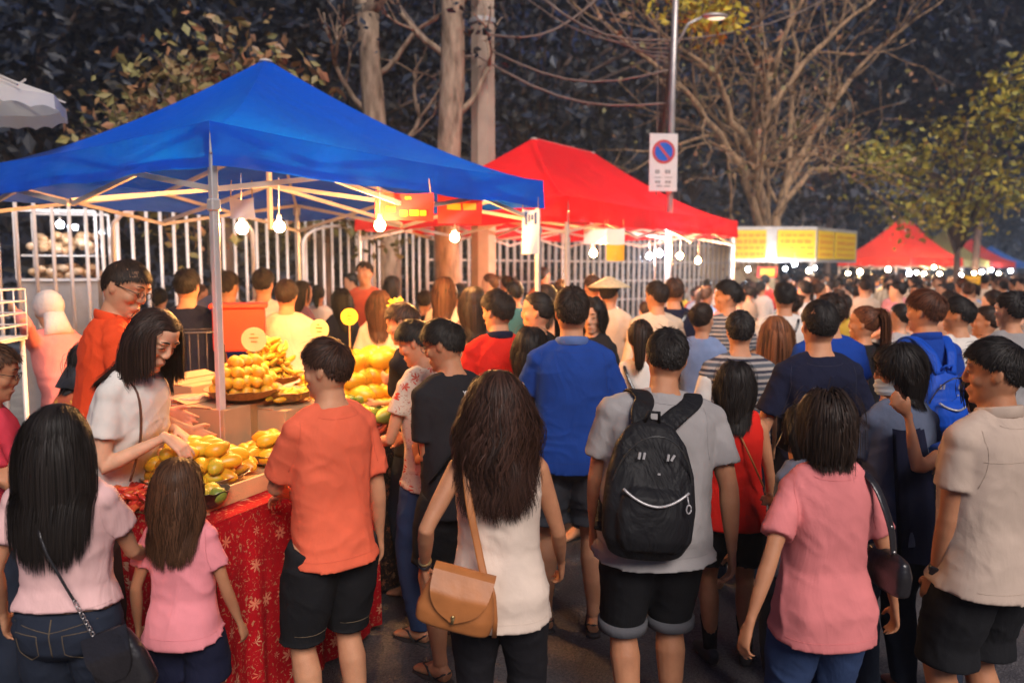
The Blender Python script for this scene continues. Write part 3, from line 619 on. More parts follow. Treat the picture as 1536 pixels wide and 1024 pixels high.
for lab, px, py, Y, a, b, mt, zp_, rg in (('faded red ridged canopy tent right of the yellow kiosk', 1366, 399, 23.0, 5, 2.2, M_RED2, 3.5, 1.2), ('small far red canopy tent, second behind the yellow kiosk', 1478, 401, 34, 5, 2.6, M_RED2, 3.35, 0),
        ('pale yellow canopy tent peeping between the two far red tents', 1446, 390, 30, 3.4, 2.6, M_YEL, 3.55, 0), ('far blue canopy tent at the right end of the row', 1512, 400, 42, 5, 3, canvas('far_blue_canvas', (.03, .14, .5)), 3.3, 0)):
    cc = at(px, py, Y); canopy(lab, (cc.x, Y, 0), RZ-.2, a, b, 2.0, 2.28, zp_, rg, mt, GT, truss=Y < 25)
# ---------------------------------------------------------------- fence
M_WHITE = simple('white_painted_steel', (.78, .74, .72), .4, .1, var=.06)
f0 = at(-70, 290, 6.3); f1 = at(640, 346, 11.8); f0.z = .12; f1.z = .12; fd_ = (f1-f0); fl_ = fd_.length; fd_.normalize()
fe = empty('bar_fence', f0, atan2(fd_.y, fd_.x), 'tall fence of round white vertical bars behind the blue stall', 'fence')
bars = MB(); nb = int(fl_/.155); HF = 2.42
for i in range(nb): bars.loft([(i*.155, 0, .08), (i*.155, 0, HF-.02)], .017, None, n=8)
bars.build('bars', M_WHITE, fe, True)
for z in (.16, HF): k = MB(); k.bar((-.1, 0, z), (nb*.155, 0, z), .045, .03); k.build('rail', M_WHITE, fe)
for i in range(0, nb, 16): k = MB(); k.box((i*.155+.07, .05, HF/2), (.06, .06, HF)); k.build('post', M_WHITE, fe)
# arched frames in front of the bars
def arch_frame(label, px, Y, w, hgt, m=M_WHITE):
    p = at(px, 400, Y); t = empty('arched_steel_frame', (p.x, p.y, .12), atan2(fd_.y, fd_.x), label, 'rack', 'arched steel frames by the fence')
    k = MB(); pts = [(0, 0, 0), (0, 0, hgt-.25)]+[(w/2-w/2*cos(a), 0, hgt-.25+.25*sin(a)) for a in np.linspace(.15, pi-.15, 10)]+[(w, 0, hgt-.25), (w, 0, 0)]; k.tube(pts, .02, 8, ref=(0, 1, 0)); k.build('frame', m, t, True)
arch_frame('arched white steel frame left against the bar fence', 172, 6.6, 1.5, 2.35); arch_frame('arched white steel frame under the middle of the blue tent', 455, 9.3, 1.3, 2.3)
g0 = at(640, 346, 11.8); g1 = at(1100, 346, 17.0); gd = (g1-g0); gd.z = 0; gl = gd.length; gd.normalize()
me_ = empty('mesh_fence', (g0.x, g0.y, .12), atan2(gd.y, gd.x), 'grey metal mesh fence behind the red tent', 'fence')
M_GRILL = simple('grey_grille', (.42, .38, .36), .5, .2)
k = MB(); x = 0
while x < gl: k.box((x, 0, 1.35), (.05, .03, 2.6)); x += .16
k.build('bars', M_GRILL, me_); 
for z in np.arange(.1, 2.8, .36): k = MB(); k.box((gl/2, .02, z), (gl, .03, .03)); k.build('rail', M_GRILL, me_)
# ---------------------------------------------------------------- poles and sign
M_POLE = simple('pole_concrete', (.44, .34, .26), .85, var=.2, scale=3, bump=.4); M_POST = simple('galvanised_post', (.50, .45, .43), .4, .5)
p = at(725, 250, 10.5); t = empty('utility_pole', (p.x, p.y, .12), .4, 'thick pale concrete utility pole between the blue and red tents', 'pole')
k = MB(); k.loft([(0, 0, 0), (0, 0, 8)], [.19, .15], None, n=8); k.build('shaft', M_POLE, t); k = MB(); k.loft([(0, 0, 5.0), (0, 0, 5.06)], .185, None, n=8); k.build('band', M_STEEL, t)
p = at(1003, 290, 9.6); t = empty('street_lamp', (p.x, p.y, 0), 0, 'thin grey lamp post carrying the no-parking sign', 'street lamp')
k = MB(); k.loft([(0, 0, 0), (.02, 0, 4), (.06, 0, 6.4)], [.05, .042, .034], None, n=12); k.build('post', M_POST, t, True)
k = MB(); k.tube([(.04, 0, 4.55), (.2, 0, 4.85), (.42, 0, 4.95)], .018, 8); k.build('arm', M_POST, t, True)
k = MB(); k.ell((.52, 0, 4.94), (.17, .08, .035), 16, 8); k.build('lamp_head', M_POST, t, True); k = MB(); k.ell((.54, 0, 4.915), (.11, .055, .022), 14, 8); k.build('lamp_glass', emis('lamp_glass', (.9, .75, .5), .25), t, True)
sg = empty('parking_sign', at(995, 244, 9.50), radians(6), 'white no-parking sign with blue disc and red ring on the lamp post', 'sign')
M_SIGNW = simple('sign_white', (.72, .68, .66), .45, var=.05); M_SIGNR = simple('sign_red', (.55, .05, .05), .4, var=.05); M_SIGNB = simple('sign_blue', (.0, .10, .55), .4, var=.05); M_INK = simple('ink', (.25, .24, .24), .5)
k = MB(); k.box((0, 0, 0), (.355, .012, .70), bev=.004); k.build('panel', M_SIGNW, sg)
def disc(r, y, z0, n=36, x0=0): q = MB(); q.loft([(x0, y, z0), (x0, y-.003, z0)], r, None, ref=(1, 0, 0), n=n); return q
disc(.145, -.0075, .13).build('red_ring', M_SIGNR, sg); disc(.112, -.0115, .13).build('blue_disc', M_SIGNB, sg)
k = MB(); k.box((0, -.0165, .13), (.030, .003, .225), Matrix.Rotation(radians(-40), 3, 'Y')); k.build('slash', M_SIGNR, sg)
k = MB()
for (x0, z0, w_, h_) in ((-.075, -.11, .06, .045), (.055, -.11, .075, .045), (-.07, -.235, .07, .03), (.06, -.235, .08, .03), (0, -.18, .26, .008), (0, -.285, .2, .014)):
    k.box((x0-w_*.25, -.0085, z0), (w_*.36, .004, h_)); k.box((x0+w_*.25, -.0085, z0), (w_*.36, .004, h_))
k.build('lettering', M_INK, sg)
# ---------------------------------------------------------------- trees
def bark(name, c1_, c2_):
    m, nt, p = mat(name); tc = N(nt, 'ShaderNodeTexCoord'); mp = N(nt, 'ShaderNodeMapping'); mp.inputs['Scale'].default_value = (5, 5, 1.4); L(nt, tc.outputs['Object'], mp.inputs['Vector'])
    a = N(nt, 'ShaderNodeTexNoise'); a.inputs['Scale'].default_value = 2.5; a.inputs['Detail'].default_value = 8; L(nt, mp.outputs[0], a.inputs['Vector'])
    r = ramp(nt, a.outputs['Fac'], [(.32, c1_), (.62, c2_)]); L(nt, r.outputs[0], p.inputs['Base Color']); p.inputs['Roughness'].default_value = .9
    b = N(nt, 'ShaderNodeBump'); b.inputs['Strength'].default_value = .7; b.inputs['Distance'].default_value = .03; L(nt, a.outputs['Fac'], b.inputs['Height']); L(nt, b.outputs[0], p.inputs['Normal']); return m
M_BARK = bark('pale_bark', (.15, .10, .065), (.46, .33, .23)); M_BARKD = bark('dark_bark', (.06, .04, .035), (.20, .13, .10))
def leaf_mat(name, cols):
    m, nt, p = mat(name); g_ = N(nt, 'ShaderNodeNewGeometry'); st = [(i/(len(cols)-1), c) for i, c in enumerate(cols)]
    r = ramp(nt, g_.outputs['Random Per Island'], st); L(nt, r.outputs[0], p.inputs['Base Color']); p.inputs['Roughness'].default_value = .5; p.inputs['Specular IOR Level'].default_value = .4; return m
M_LD = leaf_mat('dusk_tinted_leaves', [(.006, .010, .022), (.016, .024, .044), (.04, .036, .03), (.008, .014, .028), (.03, .042, .07)])  # dusk blue and faint sky glints are tinted into the leaf colours
M_LY = leaf_mat('yellowing_leaves', [(.14, .14, .02), (.36, .33, .05), (.55, .42, .05), (.10, .12, .03)])
M_LB = leaf_mat('rusty_leaves', [(.30, .15, .09), (.24, .20, .07), (.42, .18, .09), (.14, .14, .05), (.33, .29, .10)])
def leaves(centers, per, spread, size, seed, flat=.6):
    rs = np.random.RandomState(seed); C_ = np.repeat(np.asarray(centers, float), per, axis=0); n = len(C_)
    C_ = C_+rs.normal(size=(n, 3))*spread*np.array([1, 1, .75]); d = rs.normal(size=(n, 3)); d[:, 2] = -abs(d[:, 2])*.8; d /= np.linalg.norm(d, axis=1)[:, None]
    e = rs.normal(size=(n, 3)); e -= d*(e*d).sum(1)[:, None]; e /= np.linalg.norm(e, axis=1)[:, None]; s_ = size*(.6+.8*rs.rand(n))[:, None]; nn_ = np.cross(d, e)
    V = np.stack([C_, C_+d*s_*.45+e*s_*.28+nn_*s_*.06, C_+d*s_, C_+d*s_*.45-e*s_*.28+nn_*s_*.06], 1).reshape(-1, 3); Fs = np.arange(n*4).reshape(n, 4)
    mb = MB(); mb.add(V, [tuple(f) for f in Fs.tolist()]); return mb
def branch(mb, p, d, ln, r, depth, rs, tips, droop=0.0, spread=.55, minr=.006):
    P = Vector(p); D_ = Vector(d).normalized(); pts = [P.copy()]; n = 5
    for i in range(n):
        D_ = (D_+Vector(rs.normal(size=3))*.13+Vector((0, 0, .03-droop))).normalized(); P = P+D_*ln/n; pts.append(P.copy())
    mb.loft(pts, np.linspace(r, r*.62, n+1), None, ref=(.3, .9, .1), n=7 if r > .03 else 5)
    if depth <= 0 or r*.6 < minr: tips.append(P[:]); return
    for i in range(3 if rs.rand() < .55 else 2):
        nd = (D_+Vector(rs.normal(size=3))*spread).normalized(); branch(mb, P, nd, ln*(.62+.25*rs.rand()), r*.62*(.75+.2*rs.rand()), depth-1, rs, tips, droop, spread, minr)
    if rs.rand() < .7: q = pts[3]; nd = (D_+Vector(rs.normal(size=3))*spread*1.4).normalized(); branch(mb, q, nd, ln*.6, r*.42, depth-1, rs, tips, droop, spread, minr)
def trunk_tree(label, px, Y, pw, py_, bmt, seed, lean_=(0, 0), lf=None, per=6, hgt=5.2, name='roadside_tree', fork=True):
    p = at(px, py_, Y); r = pw/2*Y/F; rs = np.random.RandomState(seed); t = empty(name, (p.x, p.y, .1), 0, label, 'tree', 'slender trees behind the stalls'); k = MB(); tips = []
    pts = [(lean_[0]*z/5+.04*sin(z*1.3+seed), .03*sin(z), z) for z in np.linspace(0, hgt, 14)]; k.loft(pts, np.linspace(r*1.12, r*.92, 14)*(1+.05*np.sin(np.arange(14)*2.1+seed)), None, ref=(0, 1, 0), n=16)
    for i in range(3):
        z = hgt-.0; branch(k, pts[-1], (rs.normal()*.4, rs.normal()*.3, 1), 1.2, r*.6, 3, rs, tips)
    for z, s_ in ((hgt*.62, 1), (hgt*.75, -1), (hgt*.85, 1)):
        q = (lean_[0]*z/5+s_*r*.5, 0, z); branch(k, q, (s_*.8, rs.normal()*.3, .8), .8, r*.28, 2, rs, tips, spread=.5)
    k.build('trunk', bmt, t, True)
    leaves(tips, per, .25, .12, seed, 1).build('crown', lf or M_LB, t); return t
trunk_tree('dark slender forked tree trunk rising behind the blue tent', 586, 11.0, 33, 190, M_BARK, 5, (-.25, 0), M_LD, hgt=5.3)
trunk_tree('pale straight tree trunk beside the concrete pole', 671, 10.0, 36, 230, M_BARK, 8, (.05, 0), M_LD, hgt=6.0)
# rusty tree at the left, behind the blue tent
def bush_tree(label, px, py_, Y, seed, lf, ext, size, per, n0=5, base=1.8, depth=4, ln=1.0, name='leafy_tree', grp=None):
    p = at(px, py_, Y); rs = np.random.RandomState(seed); t = empty(name, (p.x, p.y, 0), 0, label, 'tree', grp); k = MB(); tips = []
    k.loft([(0, 0, 0), (.05, 0, base*.5), (0, 0, base)], [.14, .11, .10], None, ref=(1, 0, 0), n=10)
    for i in range(n0):
        a = 2*pi*i/n0+rs.rand(); branch(k, (0, 0, base-.1), (cos(a)*ext, sin(a)*ext*.6, 1), ln, .06, depth, rs, tips)
    k.build('trunk', M_BARKD, t, True); leaves(tips, per, size*1.6, size, seed+1).build('crown', lf, t); return t
bush_tree('leafy tree with rust and green leaves behind the blue canopy peak', 330, 100, 9.5, 21, M_LB, 1.0, .13, 9, 7, 2.5, 4, .75)
bush_tree('drooping green leafed tree right of the blue canopy peak', 480, 150, 10.5, 33, leaf_mat('olive_leaves', [(.05, .06, .02), (.12, .13, .04), (.16, .13, .05), (.05, .07, .03)]), 1.0, .12, 6, 6, 2.3, 3, .6)
# big bare tree
def big_tree():
    p = at(1150, 345, 17.5); rs = np.random.RandomState(4); t = empty('bare_tree', (p.x, p.y, 0), 0, 'big spreading bare tree with tangled branches above the kiosk', 'tree'); k = MB(); tips = []
    W_ = lambda px, py, dy=0: Vector(at(px, py, 17.5+dy)-Vector((p.x, p.y, 0)))
    stems = [([(1148, 400, 0), (1150, 340, 0), (1138, 290, -.3), (1133, 240, -.5), (1145, 180, -.8), (1158, 110, -1)], 0.173), ([(1158, 400, 0), (1165, 330, .1), (1180, 270, .4), (1225, 200, .7), (1275, 120, 1.0)], 0.137),
             ([(1143, 400, 0), (1135, 330, -.2), (1110, 250, -.8), (1060, 180, -1.5), (1010, 120, -2)], 0.122), ([(1133, 240, -.5), (1100, 180, -1.2), (1075, 110, -1.8), (1030, 80, -2.4)], 0.094), ([(1160, 320, 0), (1215, 255, .8), (1270, 250, 1.6), (1330, 270, 2.2)], 0.072), ([(1145, 180, -.8), (1200, 100, -.6), (1260, 40, -.3), (1330, -20, 0)], 0.079), ([(1180, 270, .4), (1185, 180, 1), (1195, 80, 1.3), (1180, -10, 1.6)], 0.086)]
    for st, r in stems:
        pts = [W_(*q) for q in st]; rr = np.linspace(r, r*.38, len(pts)); sm = []; sr = []
        for i in range(len(pts)-1):
            for u in (0, .33, .67): sm.append(pts[i].lerp(pts[i+1], u)+Vector(rs.normal(size=3))*.04); sr.append(rr[i]*(1-u)+rr[i+1]*u)
        sm.append(pts[-1]); sr.append(rr[-1]); k.loft(sm, sr, None, ref=(.2, 1, .1), n=10)
        for i in range(4, len(sm)):
            for _ in range(1):
                dd = (sm[i]-sm[i-1]).normalized()+Vector(rs.normal(size=3))*.75; branch(k, sm[i], dd, 1.4, min(.05, sr[i]*.5), 3, rs, tips, spread=.5, minr=.009)
        branch(k, sm[-1], sm[-1]-sm[-2], 1.8, sr[-1], 4, rs, tips, spread=.4, minr=.009)
    k.build('trunk', bark('brown_bark', (.12, .075, .04), (.46, .29, .16)), t, True); tp_ = [tips[i] for i in range(0, len(tips), 2)]; leaves(tp_, 6, .22, .13, 9).build('crown', M_LB, t)
big_tree()
def mass_tree(label, px, py_, Y, rx_, rz_, n, size, lf, seed, per=26, grp=None, sp=.38, name='dense_tree', dx=0):
    p = at(px, py_, Y)-Vector((dx, 0, 0)); rs = np.random.RandomState(seed); t = empty(name, (p.x, p.y, 0), 0, label, 'tree', grp); c = []
    while len(c) < n:
        q = rs.uniform(-1, 1, 3); r = np.linalg.norm(q)
        if r < 1 and r > .25: c.append((dx+q[0]*rx_*(1+.25*sin(q[2]*5)), q[1]*rx_*.55, p.z+q[2]*rz_))
    leaves(c, per, sp, size, seed).build('crown', lf, t); k = MB(); zb = p.z-rz_*.3
    tr_ = (.025 if rx_ > 3 else .035 if rx_ > 1 else .018)*rx_; k.loft([(0, 0, 0), (.05*rx_/3, 0, zb*.5), (0, 0, zb)], [tr_, tr_*.8, tr_*.6], None, ref=(1, 0, 0), n=10)
    for i in range(26):
        c_ = c[rs.randint(len(c))]; k.tube([(0, 0, max(.6, zb*.6)), (c_[0]*.4, c_[1]*.4, (zb+c_[2])/2), c_], .010*rx_, 5)
    k.build('trunk', M_BARKD, t, True)
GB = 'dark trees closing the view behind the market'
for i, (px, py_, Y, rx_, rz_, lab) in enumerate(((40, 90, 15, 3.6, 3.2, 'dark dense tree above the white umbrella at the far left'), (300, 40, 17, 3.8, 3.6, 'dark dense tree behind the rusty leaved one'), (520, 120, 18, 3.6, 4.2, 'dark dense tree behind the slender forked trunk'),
        (800, 90, 20, 4.4, 4.8, 'dark dense tree right of the concrete utility pole'), (1020, 150, 26, 5.5, 5.8, 'dark dense tree behind the no-parking sign'), (1250, 90, 30, 6.2, 6.0, 'dark tree tinted dusk blue behind the tangled bare branches'), (1480, 60, 28, 5.5, 4.8, 'dark tree tinted dusk blue in the top right corner'), (1420, 250, 54, 9.5, 5.2, 'low dark tree above the far red tents'), (1580, 270, 58, 10, 6.0, 'low dark tree at the far right edge'))):
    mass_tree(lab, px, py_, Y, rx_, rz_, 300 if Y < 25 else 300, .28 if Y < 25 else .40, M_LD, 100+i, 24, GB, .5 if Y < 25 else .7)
mass_tree('yellow green leafed tree over the far red tents', 1440, 265, 19, 2.6, 1.5, 90, .17, M_LY, 55, 22, None, .30, 'yellow_tree'); mass_tree('small yellow leafed tree hanging in at the right edge', 1530, 150, 17, .9, .8, 26, .17, M_LY, 66, 18, None, .25, 'yellow_tree', dx=-2.2)
mass_tree('tree tip around the street lamp head, lamplight yellow put into its leaf colour', 1065, 8, 10.6, .65, .30, 26, .11, leaf_mat('lamplit_yellow_leaves', [(.5, .36, .03), (.75, .58, .05), (.35, .30, .04)]), 56, 20, None, .16, 'yellow_tree', dx=.69)  # lamplight on this cluster is put into its yellow leaf colour
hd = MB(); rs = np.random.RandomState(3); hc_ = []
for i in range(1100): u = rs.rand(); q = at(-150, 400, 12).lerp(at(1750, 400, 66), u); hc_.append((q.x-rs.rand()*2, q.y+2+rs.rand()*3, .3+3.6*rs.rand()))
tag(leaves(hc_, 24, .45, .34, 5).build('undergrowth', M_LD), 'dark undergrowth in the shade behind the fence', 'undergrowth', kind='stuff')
tg = MB(); pts = []
# overhead wires
M_WIRE = simple('cable_sheath', (.22, .16, .13), .7)
def wire(lab, P, r=.012):
    k = MB(); pts = []
    for a_, b_ in zip(P[:-1], P[1:]):
        A_, B_ = at(*a_), at(*b_)
        for u in np.linspace(0, 1, 8)[:-1]: q = A_.lerp(B_, u); q.z -= .25*sin(pi*u); pts.append(q)
    pts.append(at(*P[-1])); k.tube(pts, r, 6); o = k.build('overhead_cable', M_WIRE, smooth=True); tag(o, lab, 'cable', 'overhead cables')
wire('overhead cable sagging from the forked tree past the utility pole to the lamp post', [(590, -5, 10.5), (718, 85, 10.2), (1000, 155, 9.7)], .013); wire('overhead cable falling from the top edge left of the lamp post', [(780, -30, 10), (1003, 60, 9.6)], .012)
wire('lowest long overhead cable between utility pole and lamp post', [(740, 78, 10.2), (1003, 105, 9.6)], .012); wire('overhead cable rising right of the lamp post to the top edge', [(1003, 62, 9.6), (1300, -40, 14)], .012); wire('overhead cable crossing from the pole up to the top centre', [(735, 52, 10.3), (905, -10, 11)], .014)
for i in range(5): wire('thin overhead wire of the bundle that fans out to the lamp post', [(760+i*34, -25, 10), (1003, 66+i*7, 9.6)], .007)
# ---------------------------------------------------------------- building behind
bl = empty('concrete_building', at(1240, 320, 48), .12, 'low pale concrete building behind the bare tree', 'building'); bl.location.z = 0; bl.scale = (.85, 1.6, 1.6)
M_WALLB = simple('pale_render', (.38, .31, .27), .85, var=.15, scale=1.2); M_GLASSD = simple('dark_glass', (.02, .03, .05), .12); M_ROOFT = simple('roof_tile', (.06, .06, .07), .7, bump=.5)
k = MB(); k.box((0, 3, 1.9), (16, 5, 3.8)); k.build('wall', M_WALLB, bl)
k = MB(); k.add([(-9, -.9, 3.9), (9, -.9, 3.9), (7.5, 3, 5.6), (-7.5, 3, 5.6), (9, 7, 3.9), (-9, 7, 3.9)], [(0, 1, 2, 3), (3, 2, 4, 5), (1, 4, 2), (0, 3, 5), (0, 5, 4, 1)]); k.build('roof', M_ROOFT, bl)
for x, w_ in ((-6, 1.6), (-3.4, 1.6), (3.2, 2.6), (6.3, 1.8)):
    k = MB(); k.box((x, .49, 3.0), (w_, .06, 1.1)); w0 = k.build('window', M_GLASSD, bl); k = MB()
    for q in (-w_/2, 0, w_/2): k.box((x+q, .44, 3.0), (.08, .06, 1.2))
    for q in (-.6, .6): k.box((x, .435, 3.0+q), (w_+.2, .07, .09))
    k.build('frame', M_WALLB, w0)
for x in (-1.6, 1.4, 4.9): k = MB(); k.box((x, .3, 1.9), (.35, .4, 3.8)); k.build('pillar', M_WALLB, bl)
# ---------------------------------------------------------------- yellow kiosk
M_BANY = simple('banner_yellow', (.62, .42, .02), .5, var=.06); M_BANO = simple('banner_print', (.50, .22, .02), .5, var=.3, scale=30); M_BANC = simple('banner_cream', (.70, .56, .35), .5); M_ALU = simple('aluminium', (.6, .58, .56), .4, .6)
kc = at(1225, 343, 15.5); ks = empty('food_kiosk', (kc.x, 15.5, 0), 0, 'food kiosk with bright yellow menu boards round its top', 'kiosk')
zt_, zb_ = kc.z, at(1225, 390, 15.5).z; wl_ = (1225-1097)/F*15.5
r_dir = (at(1288, 350, 17.2)-kc); r_dir.z = 0; rl = r_dir.length; ra = atan2(r_dir.y, r_dir.x)
k = MB(); k.box((-wl_/2, 0, (zt_+zb_)/2), (wl_, .06, zt_-zb_+.08)); k.build('fascia', M_ALU, ks)
k = MB(); R2 = Matrix.Rotation(ra, 3, 'Z'); c_ = R2@Vector((rl/2, .06, 0)); k.box((c_.x, c_.y, (zt_+zb_)/2), (rl, .06, zt_-zb_+.08), R2); k.build('fascia', M_ALU, ks)
def banner_board(cx_, w_, M_, off):
    k = MB(); c = M_@Vector((cx_, off, 0)); k.box((c.x, c.y, (zt_+zb_)/2), (w_, .02, zt_-zb_-.06), M_); b = k.build('menu_board', M_BANY, ks); k = MB(); rs = np.random.RandomState(int(w_*100))
    for row in range(4):
        x = -w_*.42
        while x < w_*.40:
            q = .04+.1*rs.rand(); c = M_@Vector((cx_+x+q/2, off-.013, 0)); k.box((c.x, c.y, zb_+.12+row*.125), (q, .006, .05 if row != 2 else .08), M_); x += q+.03
    k.build('lettering', M_BANO, b)
I3 = Matrix.Identity(3)
banner_board(-wl_*.78, wl_*.38, I3, -.045); banner_board(-wl_*.24, wl_*.44, I3, -.045); banner_board(rl*.22, rl*.34, R2, .005); banner_board(rl*.68, rl*.5, R2, .005)
k = MB(); k.box((-wl_/2, 1.25, zt_+.02), (wl_-.1, 2.4, .05)); k.build('roof', M_ALU, ks)
k = MB(); k.box((-wl_/2, .4, .55), (wl_, .7, 1.1), bev=.02); k.build('counter', M_ALU, ks); k = MB(); k.box((-wl_/2, 2.4, 1.2), (wl_, .08, 2.4)); k.build('back_wall', M_BANC, ks)
for x in (-wl_+.05, -.05): k = MB(); k.box((x, .06, zb_/2), (.06, .06, zb_)); k.build('post', M_ALU, ks)
# white umbrella, left edge
u0 = at(5, 160, 5.2); um = empty('market_umbrella', (u0.x-.36, 5.2, .12), 0, 'off white market umbrella with scalloped flap at the left edge', 'umbrella'); zu = u0.z-.12+.08
M_UMB = canvas('off_white_canvas', (.95, .86, .74)); k = MB(); n8 = 8
def fu(u, v):
    a = 2*pi*v; q = 1-.06*abs(sin(4*a)); r = .70*u*q; return (cos(a)*r, sin(a)*r, zu+.20-(.20*u**1.3)-.02*abs(sin(4*a))*u)
k.grid(fu, 8, 64); k.build('cover', M_UMB, um, True)
k = MB(); k.grid(lambda u, v: (cos(2*pi*v)*.70*(1-.06*abs(sin(8*pi*v)))*(1+.01*u), sin(2*pi*v)*.70*(1-.06*abs(sin(8*pi*v)))*(1+.01*u), zu-.02*abs(sin(8*pi*v))-.10*u*(1-.22*abs(sin(24*pi*v)))), 4, 96); k.build('flap', M_UMB, um, True)
k = MB(); k.tube([(0, 0, 0), (0, 0, zu+.32)], .02, 10); k.build('pole', M_GRILL, um, True)
for i in range(8): k = MB(); a = 2*pi*(i+.5)/8; k.bar((0, 0, zu+.27), (cos(a)*.68, sin(a)*.68, zu+.0), .012); k.bar((0, 0, zu-.25), (cos(a)*.45, sin(a)*.45, zu+.14), .012); k.build('rib', M_GRILL, um)
# ---------------------------------------------------------------- stall tables
ST = Vector((.40, .917, 0)).normalized(); SN = Vector((-.917, .40, 0)).normalized(); RS = atan2(ST.y, ST.x)
A0 = Vector((-1.139, 2.79, 0)); ZT = .90
def loc2w(d, n, z=0): q = A0+ST*d+SN*n; return Vector((q.x, q.y, z))
def floral(nt, vec, base, bg=(.44, .006, .012), fl=(.66, .40, .24), sc=12.5, dens=.3):
    v = N(nt, 'ShaderNodeTexVoronoi'); v.inputs['Scale'].default_value = sc; v.inputs['Randomness'].default_value = .85; L(nt, vec, v.inputs['Vector'])
    # petals: angular wave round every cell centre
    sb = N(nt, 'ShaderNodeVectorMath', operation='SUBTRACT'); L(nt, vec, sb.inputs[0]); dv = N(nt, 'ShaderNodeVectorMath', operation='SCALE'); L(nt, v.outputs['Position'], dv.inputs[0]); dv.inputs['Scale'].default_value = 1.0; L(nt, dv.outputs[0], sb.inputs[1])
    sp = N(nt, 'ShaderNodeSeparateXYZ'); L(nt, sb.outputs[0], sp.inputs[0]); at2 = N(nt, 'ShaderNodeMath', operation='ARCTAN2'); L(nt, sp.outputs['X'], at2.inputs[0]); L(nt, sp.outputs['Z'], at2.inputs[1])
    m1 = N(nt, 'ShaderNodeMath', operation='MULTIPLY'); L(nt, at2.outputs[0], m1.inputs[0]); m1.inputs[1].default_value = 7; cs = N(nt, 'ShaderNodeMath', operation='COSINE'); L(nt, m1.outputs[0], cs.inputs[0])
    m2 = N(nt, 'ShaderNodeMath', operation='MULTIPLY_ADD'); L(nt, cs.outputs[0], m2.inputs[0]); m2.inputs[1].default_value = .10; m2.inputs[2].default_value = .26
    lt = N(nt, 'ShaderNodeMath', operation='LESS_THAN'); L(nt, v.outputs['Distance'], lt.inputs[0]); L(nt, m2.outputs[0], lt.inputs[1])
    gt = N(nt, 'ShaderNodeMath', operation='GREATER_THAN'); L(nt, v.outputs['Distance'], gt.inputs[0]); gt.inputs[1].default_value = .07; mm = N(nt, 'ShaderNodeMath', operation='MULTIPLY'); L(nt, lt.outputs[0], mm.inputs[0]); L(nt, gt.outputs[0], mm.inputs[1])
    sc_ = N(nt, 'ShaderNodeSeparateColor'); L(nt, v.outputs['Color'], sc_.inputs[0]); gg = N(nt, 'ShaderNodeMath', operation='GREATER_THAN'); L(nt, sc_.outputs[0], gg.inputs[0]); gg.inputs[1].default_value = dens; m3 = N(nt, 'ShaderNodeMath', operation='MULTIPLY'); L(nt, mm.outputs[0], m3.inputs[0]); L(nt, gg.outputs[0], m3.inputs[1])
    nz = N(nt, 'ShaderNodeTexNoise'); nz.inputs['Scale'].default_value = 34; nz.inputs['Detail'].default_value = 3; nz.inputs['Distortion'].default_value = 2.5; L(nt, vec, nz.inputs['Vector']); r = ramp(nt, nz.outputs['Fac'], [(.60, (0,)*3), (.63, (1,)*3)])
    m4 = N(nt, 'ShaderNodeMath', operation='MULTIPLY'); L(nt, r.outputs[0], m4.inputs[0]); m4.inputs[1].default_value = .75
    br = mixc(nt, sc_.outputs[1], fl, (fl[0]*1.1, fl[1]*.45, fl[2]*.4)); a_ = mixc(nt, m4.outputs[0], bg, (fl[0]*.8, fl[1]*.6, fl[2]*.5)); return mixc(nt, m3.outputs[0], a_, br)
M_FLOR = cloth('red_floral_cloth', (1, 1, 1), lambda nt, v, b: floral(nt, v, b), folds=.25); M_BATIK = cloth('brown_batik_cloth', (1, 1, 1), lambda nt, v, b: floral(nt, v, b, (.03, .018, .014), (.32, .18, .10), 16, .15), folds=.5)
M_WOODT = simple('raw_pine', (.62, .34, .15), .6, var=.18, scale=5, bump=.2); M_CARD = simple('cardboard', (.45, .26, .13), .85, var=.1, scale=6)
def table(label, org, w_, d_, z, name='stall_table'):
    t = empty(name, org, RS, label, 'table', 'stall tables'); k = MB(); k.box((w_/2, d_/2, z-.02), (w_, d_, .04), bev=.004); k.build('tabletop', M_WOODT, t)
    for x in (.05, w_-.05):
        for y in (.05, d_-.05): k = MB(); k.box((x, y, (z-.04)/2), (.045, .045, z-.04)); k.build('leg', M_WOODT, t)
    return t
def drape(label, org, w_, d_, z, mt, zb=.04, name='tablecloth', lip=.10):
    k = MB(); e = .012
    def side(P, Q, nrm, n=60):
        def fn(u, v):
            wv = (.012*sin(u*38)+.010*sin(u*17+1.3)+.006*sin(u*71))*min(1, v*1.6)+.02*v
            return (P[0]+(Q[0]-P[0])*u+nrm[0]*(e+wv), P[1]+(Q[1]-P[1])*u+nrm[1]*(e+wv), z+.004+(zb-z)*v)
        k.grid(fn, n, 22)
    side((-e, -e), (w_+e, -e), (0, -1)); side((-e, d_), (-e, -e), (-1, 0), 30); side((w_+e, -e), (w_+e, d_), (1, 0), 30)
    k.grid(lambda u, v: (-e+(w_+2*e)*u, -e*2+(lip+e*2)*v, z+.005), 20, 2)
    o = k.build(name, mt, smooth=True); o.location = org; o.rotation_euler = (0, 0, RS); tag(o, label, 'tablecloth', 'cloths hanging from the stall tables')
TB = loc2w(0, 0); table('front stall table under the red floral cloth', TB, 1.06, .62, ZT); drape('red floral cloth hanging from the front fruit table', TB, 1.06, .62, ZT, M_FLOR)
T2 = Vector((-.84, 3.98, 0)); table('second stall table under the dark brown batik cloth', T2, 1.5, .7, .88); drape('dark brown batik cloth hanging behind the man in orange', T2, 1.5, .7, .88, M_BATIK)
T3 = loc2w(.55, 1.0, .12); table('back stall table holding the carton and heaped fruit baskets', T3, 2.3, .9, .83)
